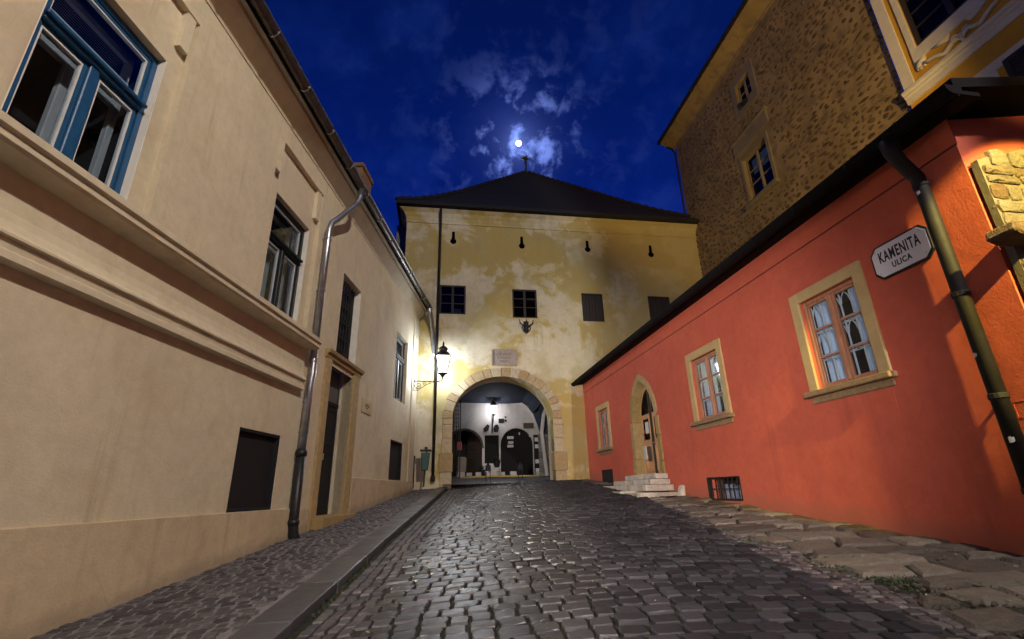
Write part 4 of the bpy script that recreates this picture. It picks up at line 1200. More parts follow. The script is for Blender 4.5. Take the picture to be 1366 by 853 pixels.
notice(3.86, PF - .02, 4.56, .07, .08, M['black_steel'], 'tiny upper dark plate right of the lantern plaque', 'plaque', 'small_plate')
notice(3.86, PF - .02, 4.40, .10, .09, M['black_steel'], 'tiny lower dark plate right of the lantern plaque', 'plaque', 'small_plate')
for (u, z, s, lb) in ((2.98, 4.06, -1, 'dark leaning ornament on the left below the passage lantern'), (3.42, 4.06, 1, 'dark leaning ornament on the right below the passage lantern')):
    t = thing('wall_ornament', lb, 'ornament', loc=at_tower(u, PF - .02, z), rz=F_TOWER[1], group='ornaments under the passage lantern')
    mb = MB(); mb.prism([(-.11, -.17), (.06, -.17), (.13, .02), (.06, .17), (-.06, .14), (-.13, -.02)] if s > 0 else [(.08, -.10), (.14, .10), (.04, .18), (-.06, .08), (-.15, -.02), (-.11, -.18), (-.02, -.16)], lambda x, z_: (x, -.05, z_), lambda x, z_: (x, 0, z_)); part('cast_shield', mb, M['ornament'] if 'ornament' in M else M['wool'], t, bevel=.012)
t = notice(4.92, PF - .06, 4.16, .48, .25, M['brown_wood'], 'brown board above the right end of the dark gate door arch', 'board', 'brown_board')
t = notice(5.12, PF - .10, 3.80, .40, .30, M['inner_frame'], 'grey crumpled board under the brown board by the passage corner', 'board', 'grey_board')
t = thing('notice_post', 'black post with white notices at the right end of the back wall', 'post', loc=at_tower(5.22, 4.7, zf(5, 4.7)), rz=F_TOWER[1])
mb = MB(); mb.box(-.13, .13, 0, .06, 0, 1.75); part('post', mb, M['black_steel'], t)
for z in (.12, .5, 1.15, 1.45):
    mb = MB(); mb.box(-.09, .11, -.015, 0, z, z + .17); part('notice', mb, M['paper'], t)
# planters and stone blocks along the back wall
BG = 'pale stone blocks along the back wall of the passage'
for (u, v, w, h, lb) in ((1.80, 4.2, .34, .20, 'pale stone block below the cream box at the left gate arch'), (2.16, 4.4, .24, .16, 'pale stone block second from the left gate jamb'), (2.56, 4.5, .24, .17, 'pale stone block under the left gate leaf'),
                     (4.12, 4.75, .28, .17, 'pale stone block in front of the dark gate door'), (5.2, 4.45, .24, .16, 'pale stone block by the notice post')):
    t = thing('stone_block', lb, 'stone block', loc=at_tower(u, v, zf(u, v)), rz=F_TOWER[1], group=BG)
    mb = MB(); mb.box(-w/2, w/2, -.12, .12, 0, h); part('block', mb, M['planter_white'], t, bevel=.02, segs=2)
t = thing('bench_steps', 'pale stone steps with pots under the black panel in the passage', 'steps', loc=at_tower(3.30, 4.55, zf(3.3, 4.55)), rz=F_TOWER[1])
for (x0, x1, y0, z0, z1) in ((-.42, .42, -.1, 0, .17), (-.22, .22, .1, .17, .34)):
    mb = MB(); mb.box(x0, x1, y0, .4, z0, z1 - .004); part('step', mb, M['planter_white'], t, bevel=.015)
for (u, v, z0, lb) in ((3.42, 4.85, .36, 'dark flower pot on the passage steps'), (2.72, 4.6, 0, 'dark flower pot standing left of the passage steps')):
    t = thing('flower_pot', lb, 'pot', loc=at_tower(u, v, zf(u, v) + z0), rz=F_TOWER[1], group='dark pots by the passage steps')
    mb = MB(); mb.lathe([(.10, 0), (.15, .22), (.17, .24), (.16, .27)], (0, 0, 0), 12); part('pot', mb, M['black_steel'], t)
    mb = MB(); rr2 = random.Random(u)
    for k in range(60):
        a, e = rr2.uniform(0, 2*pi), rr2.uniform(.2, 1.4); d = Vector((cos(a) * cos(e), sin(a) * cos(e), sin(e))); p = Vector((0, 0, .26)) + d * rr2.uniform(.05, .2)
        s = d.cross(Vector((0, 0, 1))).normalized() * .03; mb.face([p - s, p + d * .05, p + s, p - d * .03])
    part('foliage', mb, M['grass'], t, clean=False)
t = thing('meter_box', 'cream weathered cabinet standing at the left gate arch under the red board', 'cabinet', loc=at_tower(1.84, 4.25, zf(1.8, 4.25) + .20), rz=F_TOWER[1])
mb = MB(); mb.prism([(-.20, 0), (.17, 0), (.20, .55), (.12, .62), (-.17, .62)], lambda x, z: (x, -.10, z), lambda x, z: (x, .14, z)); part('cabinet', mb, M['grey_box'], t, bevel=.02)
mb = MB(); ring_frame(mb, -.12, .12, .08, .5, .02, -.112, -.10); part('lid', mb, M['grey_box'], t)
# iron gate folded against the left side of the passage
t = thing('iron_gate', 'dark iron lattice gate leaf folded back inside the left jamb of the arch', 'gate', loc=at_tower(1.32, .95, 1.75), rz=F_TOWER[1])
mb = MB(); ring_frame(mb, 0, .30, .05, 2.9, .04, 0, .04); part('frame', mb, M['black_steel'], t)
for k in range(3):
    mb = MB(); mb.tube([(.08 + k * .07, .02, .08), (.08 + k * .07, .02, 2.88)], .012, 6); part('bar', mb, M['black_steel'], t)
mb = MB()
for k in range(9):
    for j in range(2):
        mb.tube([(.115 + j * .07 + .03 * cos(a), .02, .3 + k * .3 + .11 * sin(a)) for a in fr_range(0, 2 * pi, 8)], .008, 4, caps=False)
part('scrollwork', mb, M['black_steel'], t)
# two frame bollards in the gateway
for (u, v, lb) in ((2.63, 1.0, 'black iron bollard stand left of the middle of the gateway'), (3.87, 1.3, 'black iron bollard stand right of the middle of the gateway')):
    t = thing('bollard', lb, 'bollard', loc=at_tower(u, v, zf(u, v) - .005), rz=F_TOWER[1], group='iron stands in the gateway')
    for s in (-1, 1):
        mb = MB(); mb.tube([(s * .075, 0, 0), (s * .07, 0, .52)], .014, 6); part('leg', mb, M['black_steel'], t)
    mb = MB(); mb.box(-.10, .10, -.03, .03, .36, .56); part('plate', mb, M['black_steel'], t, bevel=.008)
    mb = MB(); mb.lathe([(.05, .56), (.055, .60), (.02, .64)], (0, 0, 0), 8); mb.box(-.12, .12, -.02, .02, .10, .125); part('cap', mb, M['black_steel'], t)
# stone plaque above the arch
t = thing('inscribed_plaque', 'grey carved stone tablet set above the gate arch', 'plaque', loc=at_tower(3.15, -.004, 6.02), rz=F_TOWER[1])
mb = MB(); mb.box(-.46, .46, -.02, 0, -.28, .28); part('tablet', mb, M['plaque'], t)
mb = MB(); ring_frame(mb, -.48, .48, -.30, .30, .05, -.055, .0); part('frame', mb, M['plaque'], t, bevel=.01)
mb = MB(); r = random.Random(3)
for k, (wd, h) in enumerate(((.30, .10), (.26, .07), (.16, .09))):
    z = .14 - k * .14; x = -wd
    while x < wd:
        l = r.uniform(.012, .03); a = r.uniform(-.012, .012)
        mb.face([(x, -.0225, z - h/2), (x + l * .5, -.0225, z - h/2), (x + l * .5 + a, -.0225, z + h/2), (x + a, -.0225, z + h/2)]); x += l + .014
part('worn_inscription', mb, M['rubble'], t, clean=False, kind='stuff')
# iron ornament below the middle window
t = thing('iron_bracket', 'black wrought iron flag bracket under the middle tower window', 'bracket', loc=at_tower(4.02, -.01, 7.18), rz=F_TOWER[1])
mb = MB(); mb.box(-.10, .10, -.05, 0, -.14, .30); part('back_plate', mb, M['wool'], t, bevel=.01)
for s in (-1, 1):
    mb = MB(); mb.tube([(s * .03, -.06, .02), (s * .12, -.12, .10), (s * .24, -.14, .18), (s * .27, -.14, .34)], [.032, .030, .026, .014], 6); mb.tube([(s * .1, -.06, -.1), (s * .17, -.07, 0), (s * .14, -.06, .1)], .018, 5); part('horn', mb, M['wool'], t)
mb = MB(); mb.tube([(0, -.06, -.16), (0, -.13, 0), (0, -.15, .16), (0, -.15, .36)], [.02, .05, .045, .012], 6); mb.lathe([(.03, -.06), (.075, 0), (.03, .06)], (0, -.09, -.14), 8); part('finial', mb, M['wool'], t)

# ------------------------------------------------------------------ lanterns
def lantern_body(t, base, s, glow, iron):
    """tapering four sided lantern, base = Vector of its foot, s = scale (height of glass ~ .5*s)"""
    b = base
    mb = MB(); mb.lathe([(.03*s, -.10*s), (.05*s, -.05*s), (.10*s, 0), (.155*s, .03*s), (.155*s, .05*s)], b, 8); part('lamp_foot', mb, iron, t)
    lo, hi, h = .125*s, .215*s, .52*s
    for k in range(4):
        a = pi/4 + k*pi/2; a2 = a + pi/2
        c = lambda A, R, z: (b.x + R * sqrt(2) * cos(A), b.y + R * sqrt(2) * sin(A), b.z + z)
        mb = MB(); mb.face([c(a, lo*.97, .05*s), c(a2, lo*.97, .05*s), c(a2, hi*.97, .05*s + h), c(a, hi*.97, .05*s + h)]); part('pane', mb, glow, t, clean=False)
        mb = MB(); mb.tube([c(a, lo, .05*s), c(a, hi, .05*s + h)], .017*s, 5); mb.tube([c(a, hi, .05*s + h), c(a2, hi, .05*s + h)], .018*s, 5); part('glazing_bar', mb, iron, t)
    z = .05*s + h
    mb = MB(); mb.lathe([(.255*s, z), (.24*s, z + .05*s), (.18*s, z + .13*s), (.13*s, z + .17*s), (.135*s, z + .24*s), (.16*s, z + .25*s), (.08*s, z + .32*s), (.025*s, z + .36*s), (.035*s, z + .41*s), (.01*s, z + .50*s)], b, 8, rot=pi/8); part('lamp_cap', mb, iron, t)
    for k in range(4):
        a = pi/4 + k*pi/2; p = Vector((b.x + .23*s*cos(a), b.y + .23*s*sin(a), b.z + z + .03*s))
        mb = MB(); mb.tube([p, p + Vector((0, 0, .10*s))], [.02*s, .004*s], 5); part('cap_spike', mb, iron, t)
    mb = MB(); mb.lathe([(.015*s, .16*s), (.035*s, .19*s), (.040*s, .26*s), (.02*s, .30*s)], b, 8); part('bulb', mb, M['bulb'], t, smooth=True)
M['bulb'] = emit_mat('bulb_glow', (.95, .97, 1.0), 30)
def scroll(mb, c, r0, turns, start, sgn, thick, y=0):
    pts = []
    for k in range(int(turns * 14) + 1):
        t = k / 14 * 2 * pi * sgn + start; r_ = r0 * (1 - .8 * k / (turns * 14))
        pts.append((c[0] + r_ * cos(t), y, c[1] + r_ * sin(t)))
    mb.tube(pts, thick, 5)
LOFF = -.80
SL = thing('street_lamp', 'lit four sided lantern on a scrolled wall bracket at the corner of the cream house', 'street lamp', loc=at_tower(-.06, LOFF, 4.93), rz=F_TOWER[1])
mb = MB(); mb.tube([(0, 0, 0), (.86, 0, 0)], .018, 6); mb.tube([(0, 0, .06), (0, 0, -.34)], .016, 6); mb.tube([(.86, 0, 0), (.93, 0, .03), (.95, 0, .12)], .018, 6); part('bracket_arm', mb, M['cast_iron'], SL)
mb = MB()
mb.tube([(0, 0, -.32), (.10, 0, -.33), (.24, 0, -.24), (.40, 0, -.12), (.60, 0, -.05), (.84, 0, -.02)], .012, 5)
scroll(mb, (.14, -.15), .12, 1.6, pi, 1, .010); scroll(mb, (.34, -.09), .075, 1.5, pi, -1, .009); scroll(mb, (.52, -.04), .04, 1.2, pi, 1, .008); scroll(mb, (.07, -.26), .05, 1.3, 0, 1, .008)
part('scrollwork', mb, M['cast_iron'], SL)
lantern_body(SL, Vector((.95, 0, .24)), 1.12, M['lamp_glow'], M['cast_iron'])
pl = add_light('street_lamp_bulb', 'POINT', (.95, 0, .50), 360, (.76, .86, 1.0), .10); pl.parent = SL
PL = thing('passage_lantern', 'lit lantern on an iron bracket on the white wall inside the gate', 'lantern', loc=at_tower(3.24, 4.42, 4.55), rz=F_TOWER[1])
mb = MB(); mb.tube([(0, .55, -.28), (0, .3, -.30), (0, .06, -.22), (0, 0, -.04)], .022, 6); mb.tube([(0, .55, .0), (0, .2, -.1), (0, 0, -.1)], .014, 5); mb.tube([(0, .56, -.7), (0, .56, .1)], .03, 6); part('bracket_arm', mb, M['cast_iron'], PL)
lantern_body(PL, Vector((0, 0, .04)), .70, M['lamp_glow_small'], M['cast_iron'])
p2 = add_light('passage_lantern_bulb', 'POINT', (0, 0, .20), 34, (1.0, .95, .96), .06); p2.parent = PL
# waste bin on a post
t = thing('waste_bin', 'green litter bin on a leaning post at the corner by the tower', 'bin', loc=at_tower(.40, -.52, 1.52), rz=F_TOWER[1])
mb = MB(); mb.tube([(-.03, .06, 0), (.04, .06, 1.2)], .028, 8); part('post', mb, M['bin'], t)
mb = MB(); mb.prism([(-.12, .50), (.10, .50), (.15, 1.06), (-.14, 1.06)], lambda x, z: (x, -.16, z), lambda x, z: (x, .03, z)); bd = part('bin_body', mb, M['bin'], t, bevel=.02, segs=2)
mb = MB(); ring_frame(mb, -.08, .09, .62, .92, .02, -.172, -.16); part('emblem_frame', mb, M['bin'], bd)
mb = MB(); mb.extrude_x([(-.19, 1.10), (-.16, 1.16), (.02, 1.18), (.05, 1.10)], -.18, .19); mb.box(-.04, .06, .03, .09, 1.18, 1.26); part('lid', mb, M['cast_iron'], t, bevel=.01)
# slim iron post in the corner
t = thing('iron_post', 'thin black iron post in the corner left of the litter bin', 'post', loc=at_tower(.02, -.12, 1.5), rz=F_TOWER[1])
mb = MB(); mb.tube([(0, 0, 0), (0, 0, .95)], .028, 8); part('shaft', mb, M['cast_iron'], t)
mb = MB(); mb.lathe([(.03, .95), (.045, .98), (.02, 1.03)], (0, 0, 0), 8); part('knob', mb, M['cast_iron'], t)
#PART3
# ------------------------------------------------------------------ the red house
RH = thing('red_house', 'low red plastered house with cream framed windows, arched door and dark eaves', 'house', F_RED)
def S(s0, s1): return (-s1, -s0)
WA, WB, WC = (14.62, 15.88, 2.42, 3.95), (8.20, 9.55, 2.46, 4.03), (4.88, 6.21, 2.44, 4.05)
SW = .16      # width of the painted surround
DA = arch_curve(-12.12, .70, 3.02, 1.02, 18, pointed=True, gothic=.55)
GR, CE = (8.34, 9.46, 1.06, 1.48), (14.82, 15.88, 1.3, 1.90)
SE0, SE1 = 3.42, 17.45
holes = [(*S(w[0] + SW, w[1] - SW), w[2] + .12, w[3] - SW, .20) for w in (WA, WB, WC)] + [dict(arch=arch_curve(-12.12, .73, 3.02, 1.05, 18, pointed=True, gothic=.55), za=0.6, depth=.26), (*S(GR[0], GR[1]), GR[2], GR[3], .35), (*S(CE[0], CE[1]), CE[2], CE[3], .3)]
mb = MB(); wall_panel(mb, -SE1, -SE0, -1, 5.02, holes)
mb.face([(-SE0, 0, -1), (-SE0, 5.2, -1), (-SE0, 5.2, 5.9), (-SE0, 0, 5.02)])
mb.face([(-SE1, 0, -1), (-SE1, 5.2, -1), (-SE1, 5.2, 5.9), (-SE1, 0, 5.02)])
part('wall', mb, M['red'], RH)
mb = MB(); mb.extrude_x([(.004, 4.70), (-.010, 4.715), (-.014, 5.02), (.004, 5.02)], -SE1, -SE0 + .012); part('frieze', mb, M['red'], RH)
mb = MB(); mb.extrude_x([(.003, 4.688), (-.006, 4.688), (-.006, 4.700), (.003, 4.700)], -SE1, -SE0 + .008); part('string_line', mb, M['sign_black'], RH)
# faint plaster patches and old fixings
for (s, z, w, h) in ((4.35, 1.93, .34, .20), (3.72, 1.92, .14, .16), (5.1, 2.18, .30, .34)):
    mb = MB(); ring_frame(mb, -s - w/2, -s + w/2, z - h/2, z + h/2, .010, -.0035, .002); part('plaster_patch', mb, M['red'], RH)
# eaves, gutter, roof
mb = MB(); mb.box(-SE1, -SE0 + .34, -.24, .02, 5.02, 5.07); mb.box(-SE1, -SE0 + .34, -.26, -.24, 4.99, 5.12); part('eaves_board', mb, M['roof_edge'], RH)
mb = MB()
mb.face([(-SE1 - .1, -.30, 5.08), (-SE0 + .36, -.30, 5.08), (-SE0 + .36, 5.27, 5.98), (-SE1 - .1, 5.27, 5.98)])
mb.face([(-SE0 + .36, -.30, 5.08), (-SE0 + .36, -.30, 5.20), (-SE0 + .36, 5.27, 6.10), (-SE0 + .36, 5.27, 5.98)])
mb.face([(-SE1 - .1, -.30, 5.20), (-SE0 + .36, -.30, 5.20), (-SE0 + .36, 5.27, 6.10), (-SE1 - .1, 5.27, 6.10)])
mb.face([(-SE1 - .1, -.30, 5.08), (-SE0 + .36, -.30, 5.08), (-SE0 + .36, -.30, 5.20), (-SE1 - .1, -.30, 5.20)])
part('roof', mb, M['roof_edge'], RH)
mb = MB()
pr = [(-.36 + .10 * cos(t), 5.06 + .10 * sin(t)) for t in fr_range(pi * .97, 2.03 * pi, 10)]; pi_ = [(-.36 + .09 * cos(t), 5.06 + .09 * sin(t)) for t in fr_range(pi * .97, 2.03 * pi, 10)]
mb.extrude_x(pr + pi_[::-1], -SE1 - .12, -SE0 + .38); mb.extrude_x(pr, -SE0 + .375, -SE0 + .39); mb.extrude_x(pr, -SE1 - .125, -SE1 - .11)
gt = part('gutter', mb, M['roof_edge'], RH)
s = 4.3
while s < 17.3:
    mb = MB(); mb.tube([(-s, -.36 + .107 * cos(t), 5.06 + .107 * sin(t)) for t in fr_range(pi, 2 * pi, 8)], .010, 4); part('gutter_clip', mb, M['roof_edge'], RH); s += .95
# downpipe at the near corner
mb = MB(); mb.tube([(-3.79, -.36, 5.0), (-3.79, -.36, 4.86), (-3.79, -.30, 4.72), (-3.79, -.14, 4.52), (-3.79, -.13, 4.3), (-3.79, -.13, .3)], [.10, .085, .075, .072, .070, .070], 14)
dp = part('downpipe', mb, M['dark_pipe'], RH, smooth=True)
for z in (4.42, 3.10, 2.05, 1.2):
    mb = MB(); mb.lathe([(.072, -.028), (.080, -.02), (.080, .02), (.072, .028)], (-3.79, -.13, z), 14); mb.box(-3.85, -3.83, -.08, .02, z - .012, z + .012); part('pipe_collar', mb, M['dark_pipe'], dp)
for (z, h, a) in ((4.30, .05, -1.9), (2.44, .05, -2.2), (1.62, .06, -1.5)):
    mb = MB(); pts = [(-3.79 + .0725 * cos(a + t), -.13 + .0725 * sin(a + t)) for t in (0, .3, .6)]
    for k in range(2): mb.face([(pts[k][0], pts[k][1], z), (pts[k+1][0], pts[k+1][1], z + .012 * k), (pts[k+1][0], pts[k+1][1], z + h - .01 * k), (pts[k][0], pts[k][1], z + h * .8)])
    part('sticker', mb, M['paper'], dp, clean=False)
def red_window(w, lab=None):
    s0, s1, z0, z1 = w; x0, x1 = S(s0, s1)
    mb = MB(); ring_frame(mb, x0, x1, z0 + .10, z1, SW, -.035, .01, wb=0); sur = part('window_surround', mb, M['surround'], RH, bevel=.006)
    mb = MB(); mb.box(x0 - .05, x1 + .05, -.12, .19, z0 + .045, z0 + .12); mb.box(x0, x1, -.03, .0, z0 - .05, z0 + .045); part('window_sill', mb, M['sill'], RH, bevel=.012)
    a, b, c, d = x0 + SW, x1 - SW, z0 + .12, z1 - SW; y = .045
    mb = MB(); ring_frame(mb, a, b, c, d, .05, y, y + .07); xm = (a + b) / 2; mb.box(xm - .028, xm + .028, y - .012, y + .06, c + .05, d - .05)
    win = part('window', mb, M['sash_wood'], RH, bevel=.006)
    for (p, q) in ((a + .05, xm - .028), (xm + .028, b - .05)):
        mb = MB(); ring_frame(mb, p + .003, q - .003, c + .053, d - .053, .036, y + .008, y + .05)
        hz = [c + .05 + (d - c - .1) * f for f in (1/3, 2/3)]
        for z in hz: mb.box(p + .039, q - .039, y + .012, y + .045, z - .013, z + .013)
        part('sash', mb, M['sash_wood'], win, bevel=.004)
        zz = [c + .08, hz[0] - .013, hz[0] + .013, hz[1] - .013, hz[1] + .013, d - .08]
        for k in (0, 2, 4): add_glass(win, p + .036, q - .036, zz[k], zz[k + 1], y + .026, M['glass'])
    # white wrought lattice behind the glass
    mb = MB(); yl = y + .075; n = 5
    for k in range(n + 1):
        x = a + .06 + (b - a - .12) * k / n; mb.tube([(x, yl, c + .04), (x, yl, d - .04)], .014, 5)
    for f in (.0, .30, .36, .64, .70, 1.0):
        z = c + .06 + (d - c - .12) * f; mb.tube([(a + .04, yl, z), (b - .04, yl, z)], .011, 5)
    cw = (b - a - .12) / n
    for k in range(n):
        x = a + .06 + cw * k
        for (f0, f1) in ((.30, .36), (.64, .70)):
            za, zb = c + .06 + (d - c - .12) * f0, c + .06 + (d - c - .12) * f1
            mb.tube([(x, yl, za), (x + cw, yl, zb)], .010, 4); mb.tube([(x + cw, yl, za), (x, yl, zb)], .010, 4)
        for f0 in (.52, .86):
            zc = c + .06 + (d - c - .12) * f0
            mb.tube([(x + cw * .08, yl, zc), (x + cw * .2, yl, zc + .09), (x + cw * .5, yl, zc + .16), (x + cw * .8, yl, zc + .09), (x + cw * .92, yl, zc)], .011, 4)
    part('lattice', mb, M['lattice'], win)
    mb = MB(); yc = y + .22; n = 36
    for k in range(n):
        xa, xb = a - .05 + (b - a + .1) * k / n, a - .05 + (b - a + .1) * (k + 1) / n
        if .40 < k / n < .56: continue
        f = lambda t: yc + .035 * sin(t * 46) + .02 * sin(t * 17)
        mb.face([(xa, f(xa), c - .05), (xb, f(xb), c - .05), (xb, f(xb), d + .05), (xa, f(xa), d + .05)])
    part('curtain', mb, M['curtain'], win, smooth=True)
    mb = MB(); mb.box(a - .06, b + .06, y + .75, y + .77, c - .06, d + .06); mb.box(a - .08, a - .06, .2, y + .75, c - .06, d + .06); mb.box(b + .06, b + .08, .2, y + .75, c - .06, d + .06); mb.box(a - .06, b + .06, .2, y + .75, d + .06, d + .08); part('room_lining', mb, M['room'], win)
for w in (WA, WB, WC): red_window(w)
# arched door: stone surround of separate blocks, two leaves with fanlight glass
rr = random.Random(4)
inner = DA; n = len(inner) - 1
mid = (-12.12, 3.02)
def off(p, d): 
    v = Vector((p[0] - mid[0], p[1] - mid[1] + .45)); v.normalize(); return (p[0] + v.x * d, p[1] + v.y * d)
for (i0, i1) in ((0, 5), (5, 9), (9, 13), (13, 18)):
    poly = inner[i0:i1 + 1] + [off(p, .20) for p in reversed(inner[i0:i1 + 1])]
    mb = MB(); mb.prism([(p[0], p[1]) for p in poly], lambda x, z: (x, -.035, z), lambda x, z: (x, .25, z)); part('door_surround', mb, M['door_stone'], RH, bevel=.010)
for side in (-1, 1):
    zs = (1.62, 1.92, 2.55, 3.02) if side > 0 else (1.62, 2.05, 3.02)
    for k in range(len(zs) - 1):
        xi = -12.12 + side * .70; wd = .20 + rr.uniform(-.02, .03)
        xa, xb = sorted((xi, xi + side * wd)); mb = MB(); mb.box(xa, xb, -.035 - (.02 if k == 0 else 0), .25, zs[k] + .003, zs[k + 1] - .003); part('door_surround', mb, M['door_stone'], RH, bevel=.010)
DI = arch_curve(-12.12, .69, 3.02, 1.0, 18, pointed=True, gothic=.55)
mb = MB(); mb.box(-12.82, -11.42, .34, .42, 1.62, 3.02)
mb.prism(DI, lambda x, z: (x, .34, z), lambda x, z: (x, .42, z))
door = part('door', mb, M['door_wood'], RH); door.location = (0, -.12, 0)
for s_ in (-1, 1):
    xa, xb = sorted((-12.12 + s_ * .05, -12.12 + s_ * .64))
    mb = MB(); ring_frame(mb, xa, xb, 1.72, 2.38, .09, .315, .345); part('panel', mb, M['door_wood'], door, bevel=.008)
    mb = MB(); mb.box(xa + .09, xb - .09, .328, .336, 2.52, 3.08); part('pane', mb, M['glass_dark'], door)
    mb = MB(); mb.box(xa + .09, xb - .09, .337, .341, 2.52, 3.08); part('pane_backing', mb, M['room'], door)
    mb = MB(); ring_frame(mb, xa + .05, xb - .05, 2.48, 3.12, .045, .312, .342); part('glazing_frame', mb, M['door_wood'], door, bevel=.006)
    c = [(x, z) for (x, z) in arch_curve(-12.12, .58, 3.20, .70, 18, pointed=True, gothic=.55) if (x + 12.12) * s_ > .04]
    c = c + [(-12.12 + s_ * .07, 3.20), ] if s_ < 0 else [(-12.12 + s_ * .07, 3.20)] + c
    mb = MB(); mb.prism(c, lambda x, z: (x, .326, z), lambda x, z: (x, .334, z)); part('fanlight_pane', mb, M['glass_dark'], door)
    mb = MB(); mb.prism(c, lambda x, z: (x, .336, z), lambda x, z: (x, .340, z)); part('fanlight_backing', mb, M['room'], door)
mb = MB(); mb.box(-12.15, -12.09, .29, .345, 1.66, 3.95); part('meeting_stile', mb, M['dark_wood'], door)
mb = MB(); mb.tube([(-12.05, .30, 2.42), (-12.05, .27, 2.42), (-11.95, .27, 2.42)], .012, 6); part('handle', mb, M['brass'], door)
# papers and letter box on the door
t = thing('door_notice', 'white paper notice taped inside the arched door glass of the red house', 'notice', loc=fw(F_RED, -12.42, .198, 2.84), rz=F_RED[1])
mb = MB(); mb.box(-.10, .10, -.004, .004, -.15, .15); part('sheet', mb, M['paper'], t)
t = thing('letter_box', 'pale letter box with a dark slot on the arched door', 'letter box', loc=fw(F_RED, -12.45, .18, 2.18), rz=F_RED[1])
mb = MB(); mb.box(-.16, -.02, -.07, 0, -.17, .19); part('box', mb, M['planter_white'], t, bevel=.012)
mb = MB(); mb.box(.0, .17, -.05, 0, -.20, .18); part('holder', mb, M['brown_wood'], t, bevel=.05)
# barred cellar window and the dark cellar hatch
x0, x1 = S(GR[0], GR[1])
mb = MB(); ring_frame(mb, x0, x1, GR[2], GR[3], .028, -.006, .06); gw = part('cellar_window', mb, M['black_steel'], RH, bevel=.005)
mb = MB(); mb.box(x0, x1, .34, .36, GR[2], GR[3]); part('room_lining', mb, M['room'], gw)
for k in range(7):
    mb = MB(); xx = x0 + .05 + (x1 - x0 - .1) * (k + .5) / 7; mb.tube([(xx, .02, GR[2] + .03), (xx, .02, GR[3] - .03)], .010, 6); part('bar', mb, M['black_steel'], gw)
mb = MB(); mb.tube([(x0 + .05, .03, GR[2] + .2), (x1 - .05, .03, GR[2] + .2)], .008, 5); part('cross_bar', mb, M['black_steel'], gw)
mb = MB()
mb.box(x0 + .09, x0 + .20, .16, .22, GR[2], GR[3] - .02); part('inner_board', mb, M['brown_wood'], gw)
mb = MB(); rr = random.Random(6)
for k in range(4):
    xx = x0 + .32 + k * .20; mb.tube([(xx, .22, GR[2]), (xx + .04, .22, GR[2] + .12), (xx + .02, .2, GR[2] + .22 + rr.random() * .08)], [.07, .085, .05], 7)
part('stored_sacks', mb, M['sack'], gw, smooth=True)
x0, x1 = S(CE[0], CE[1])
mb = MB(); mb.box(x0, x1, .02, .06, CE[2], CE[3]); part('cellar_hatch', mb, M['black_steel'], RH)
# street sign
t = thing('street_sign', 'white enamel street name sign with black rim on the red wall', 'sign', loc=fw(F_RED, -4.33, -.012, 3.865), rz=F_RED[1])
def octo(w, h, c): return [(-w + c, -h), (w - c, -h), (w, -h + c), (w, h - c), (w - c, h), (-w + c, h), (-w, h - c), (-w, -h + c)]
mb = MB(); mb.prism(octo(.375, .215, .085), lambda x, z: (x, -.022, z), lambda x, z: (x, .012, z)); part('rim', mb, M['sign_black'], t, bevel=.004)
mb = MB(); mb.prism(octo(.352, .192, .078), lambda x, z: (x, -.027, z), lambda x, z: (x, -.020, z)); part('plate', mb, M['sign_white'], t, bevel=.003)
for (sx, sz) in ((-1, -1), (1, -1), (-1, 1), (1, 1)):
    mb = MB(); mb.lathe([(.008, -.001), (.008, .002)], (sx * .29, -.028, sz * .14), 8); part('screw', mb, M['gutter_brown'], t)
def lettering(txt, parent, size, sx, loc, mat, offset=0.0):
    cu = bpy.data.curves.new('lettering', 'FONT'); cu.body = txt; cu.size = size; cu.align_x = 'CENTER'; cu.align_y = 'CENTER'
    cu.extrude = .0012; cu.offset = offset; cu.materials.append(mat); cu.space_character = 1.16
    tmp = bpy.data.objects.new('lettering_curve', cu); COL.objects.link(tmp); bpy.context.view_layer.update()
    me = bpy.data.meshes.new_from_object(tmp.evaluated_get(bpy.context.evaluated_depsgraph_get())); me.name = 'lettering'
    bpy.data.objects.remove(tmp); bpy.data.curves.remove(cu)
    o = bpy.data.objects.new('lettering', me); COL.objects.link(o); o.parent = parent
    o.location = loc; o.rotation_euler = (pi / 2, 0, 0); o.scale = (sx, 1, 1)
    return o
lettering('KAMENITA', t, .195, .50, (0, -.0285, .045), M['sign_black'], .0045)
lettering('ULICA', t, .100, .80, (0, -.0285, -.098), M['sign_black'], .0028)
# door steps
t = thing('stone_steps', 'worn pale limestone steps spreading below the arched door of the red house', 'steps', F_RED)
def slab(s0, s1, d, z0, z1, seed, back=0.0):
    r = random.Random(seed); x0, x1 = S(s0, s1)
    mb = MB(); n = 10; top = []; 
    f = [(-d + r.uniform(-.03, .02)) for _ in range(n + 1)]
    poly = [(x0 + (x1 - x0) * k / n, f[k]) for k in range(n + 1)] + [(x1, back), (x0, back)]
    mb.prism(poly, lambda x, y: (x, y, z0), lambda x, y: (x, y, z1))
    part('step', mb, M['step'], t, bevel=.018, segs=2)
slab(10.62, 11.55, .95, 1.02, 1.22, 1); slab(11.56, 13.2, 1.05, 1.06, 1.25, 2, -.0); slab(13.22, 14.5, .98, 1.10, 1.26, 3)
slab(10.9, 12.3, .68, 1.245, 1.385, 4); slab(12.31, 13.9, .70, 1.25, 1.39, 5)
slab(11.05, 12.6, .48, 1.39, 1.51, 6); slab(12.61, 13.5, .48, 1.395, 1.51, 7)
slab(11.15, 13.05, .30, 1.515, 1.635, 8, .5)
mb = MB(); mb.prism([(-10.60, -.02), (-10.36, -.02), (-10.38, -.13), (-10.55, -.18)], lambda x, y: (x, y, 1.05), lambda x, y: (x + .02, y * .5, 1.36)); part('corner_stone', mb, M['step'], t, bevel=.03)

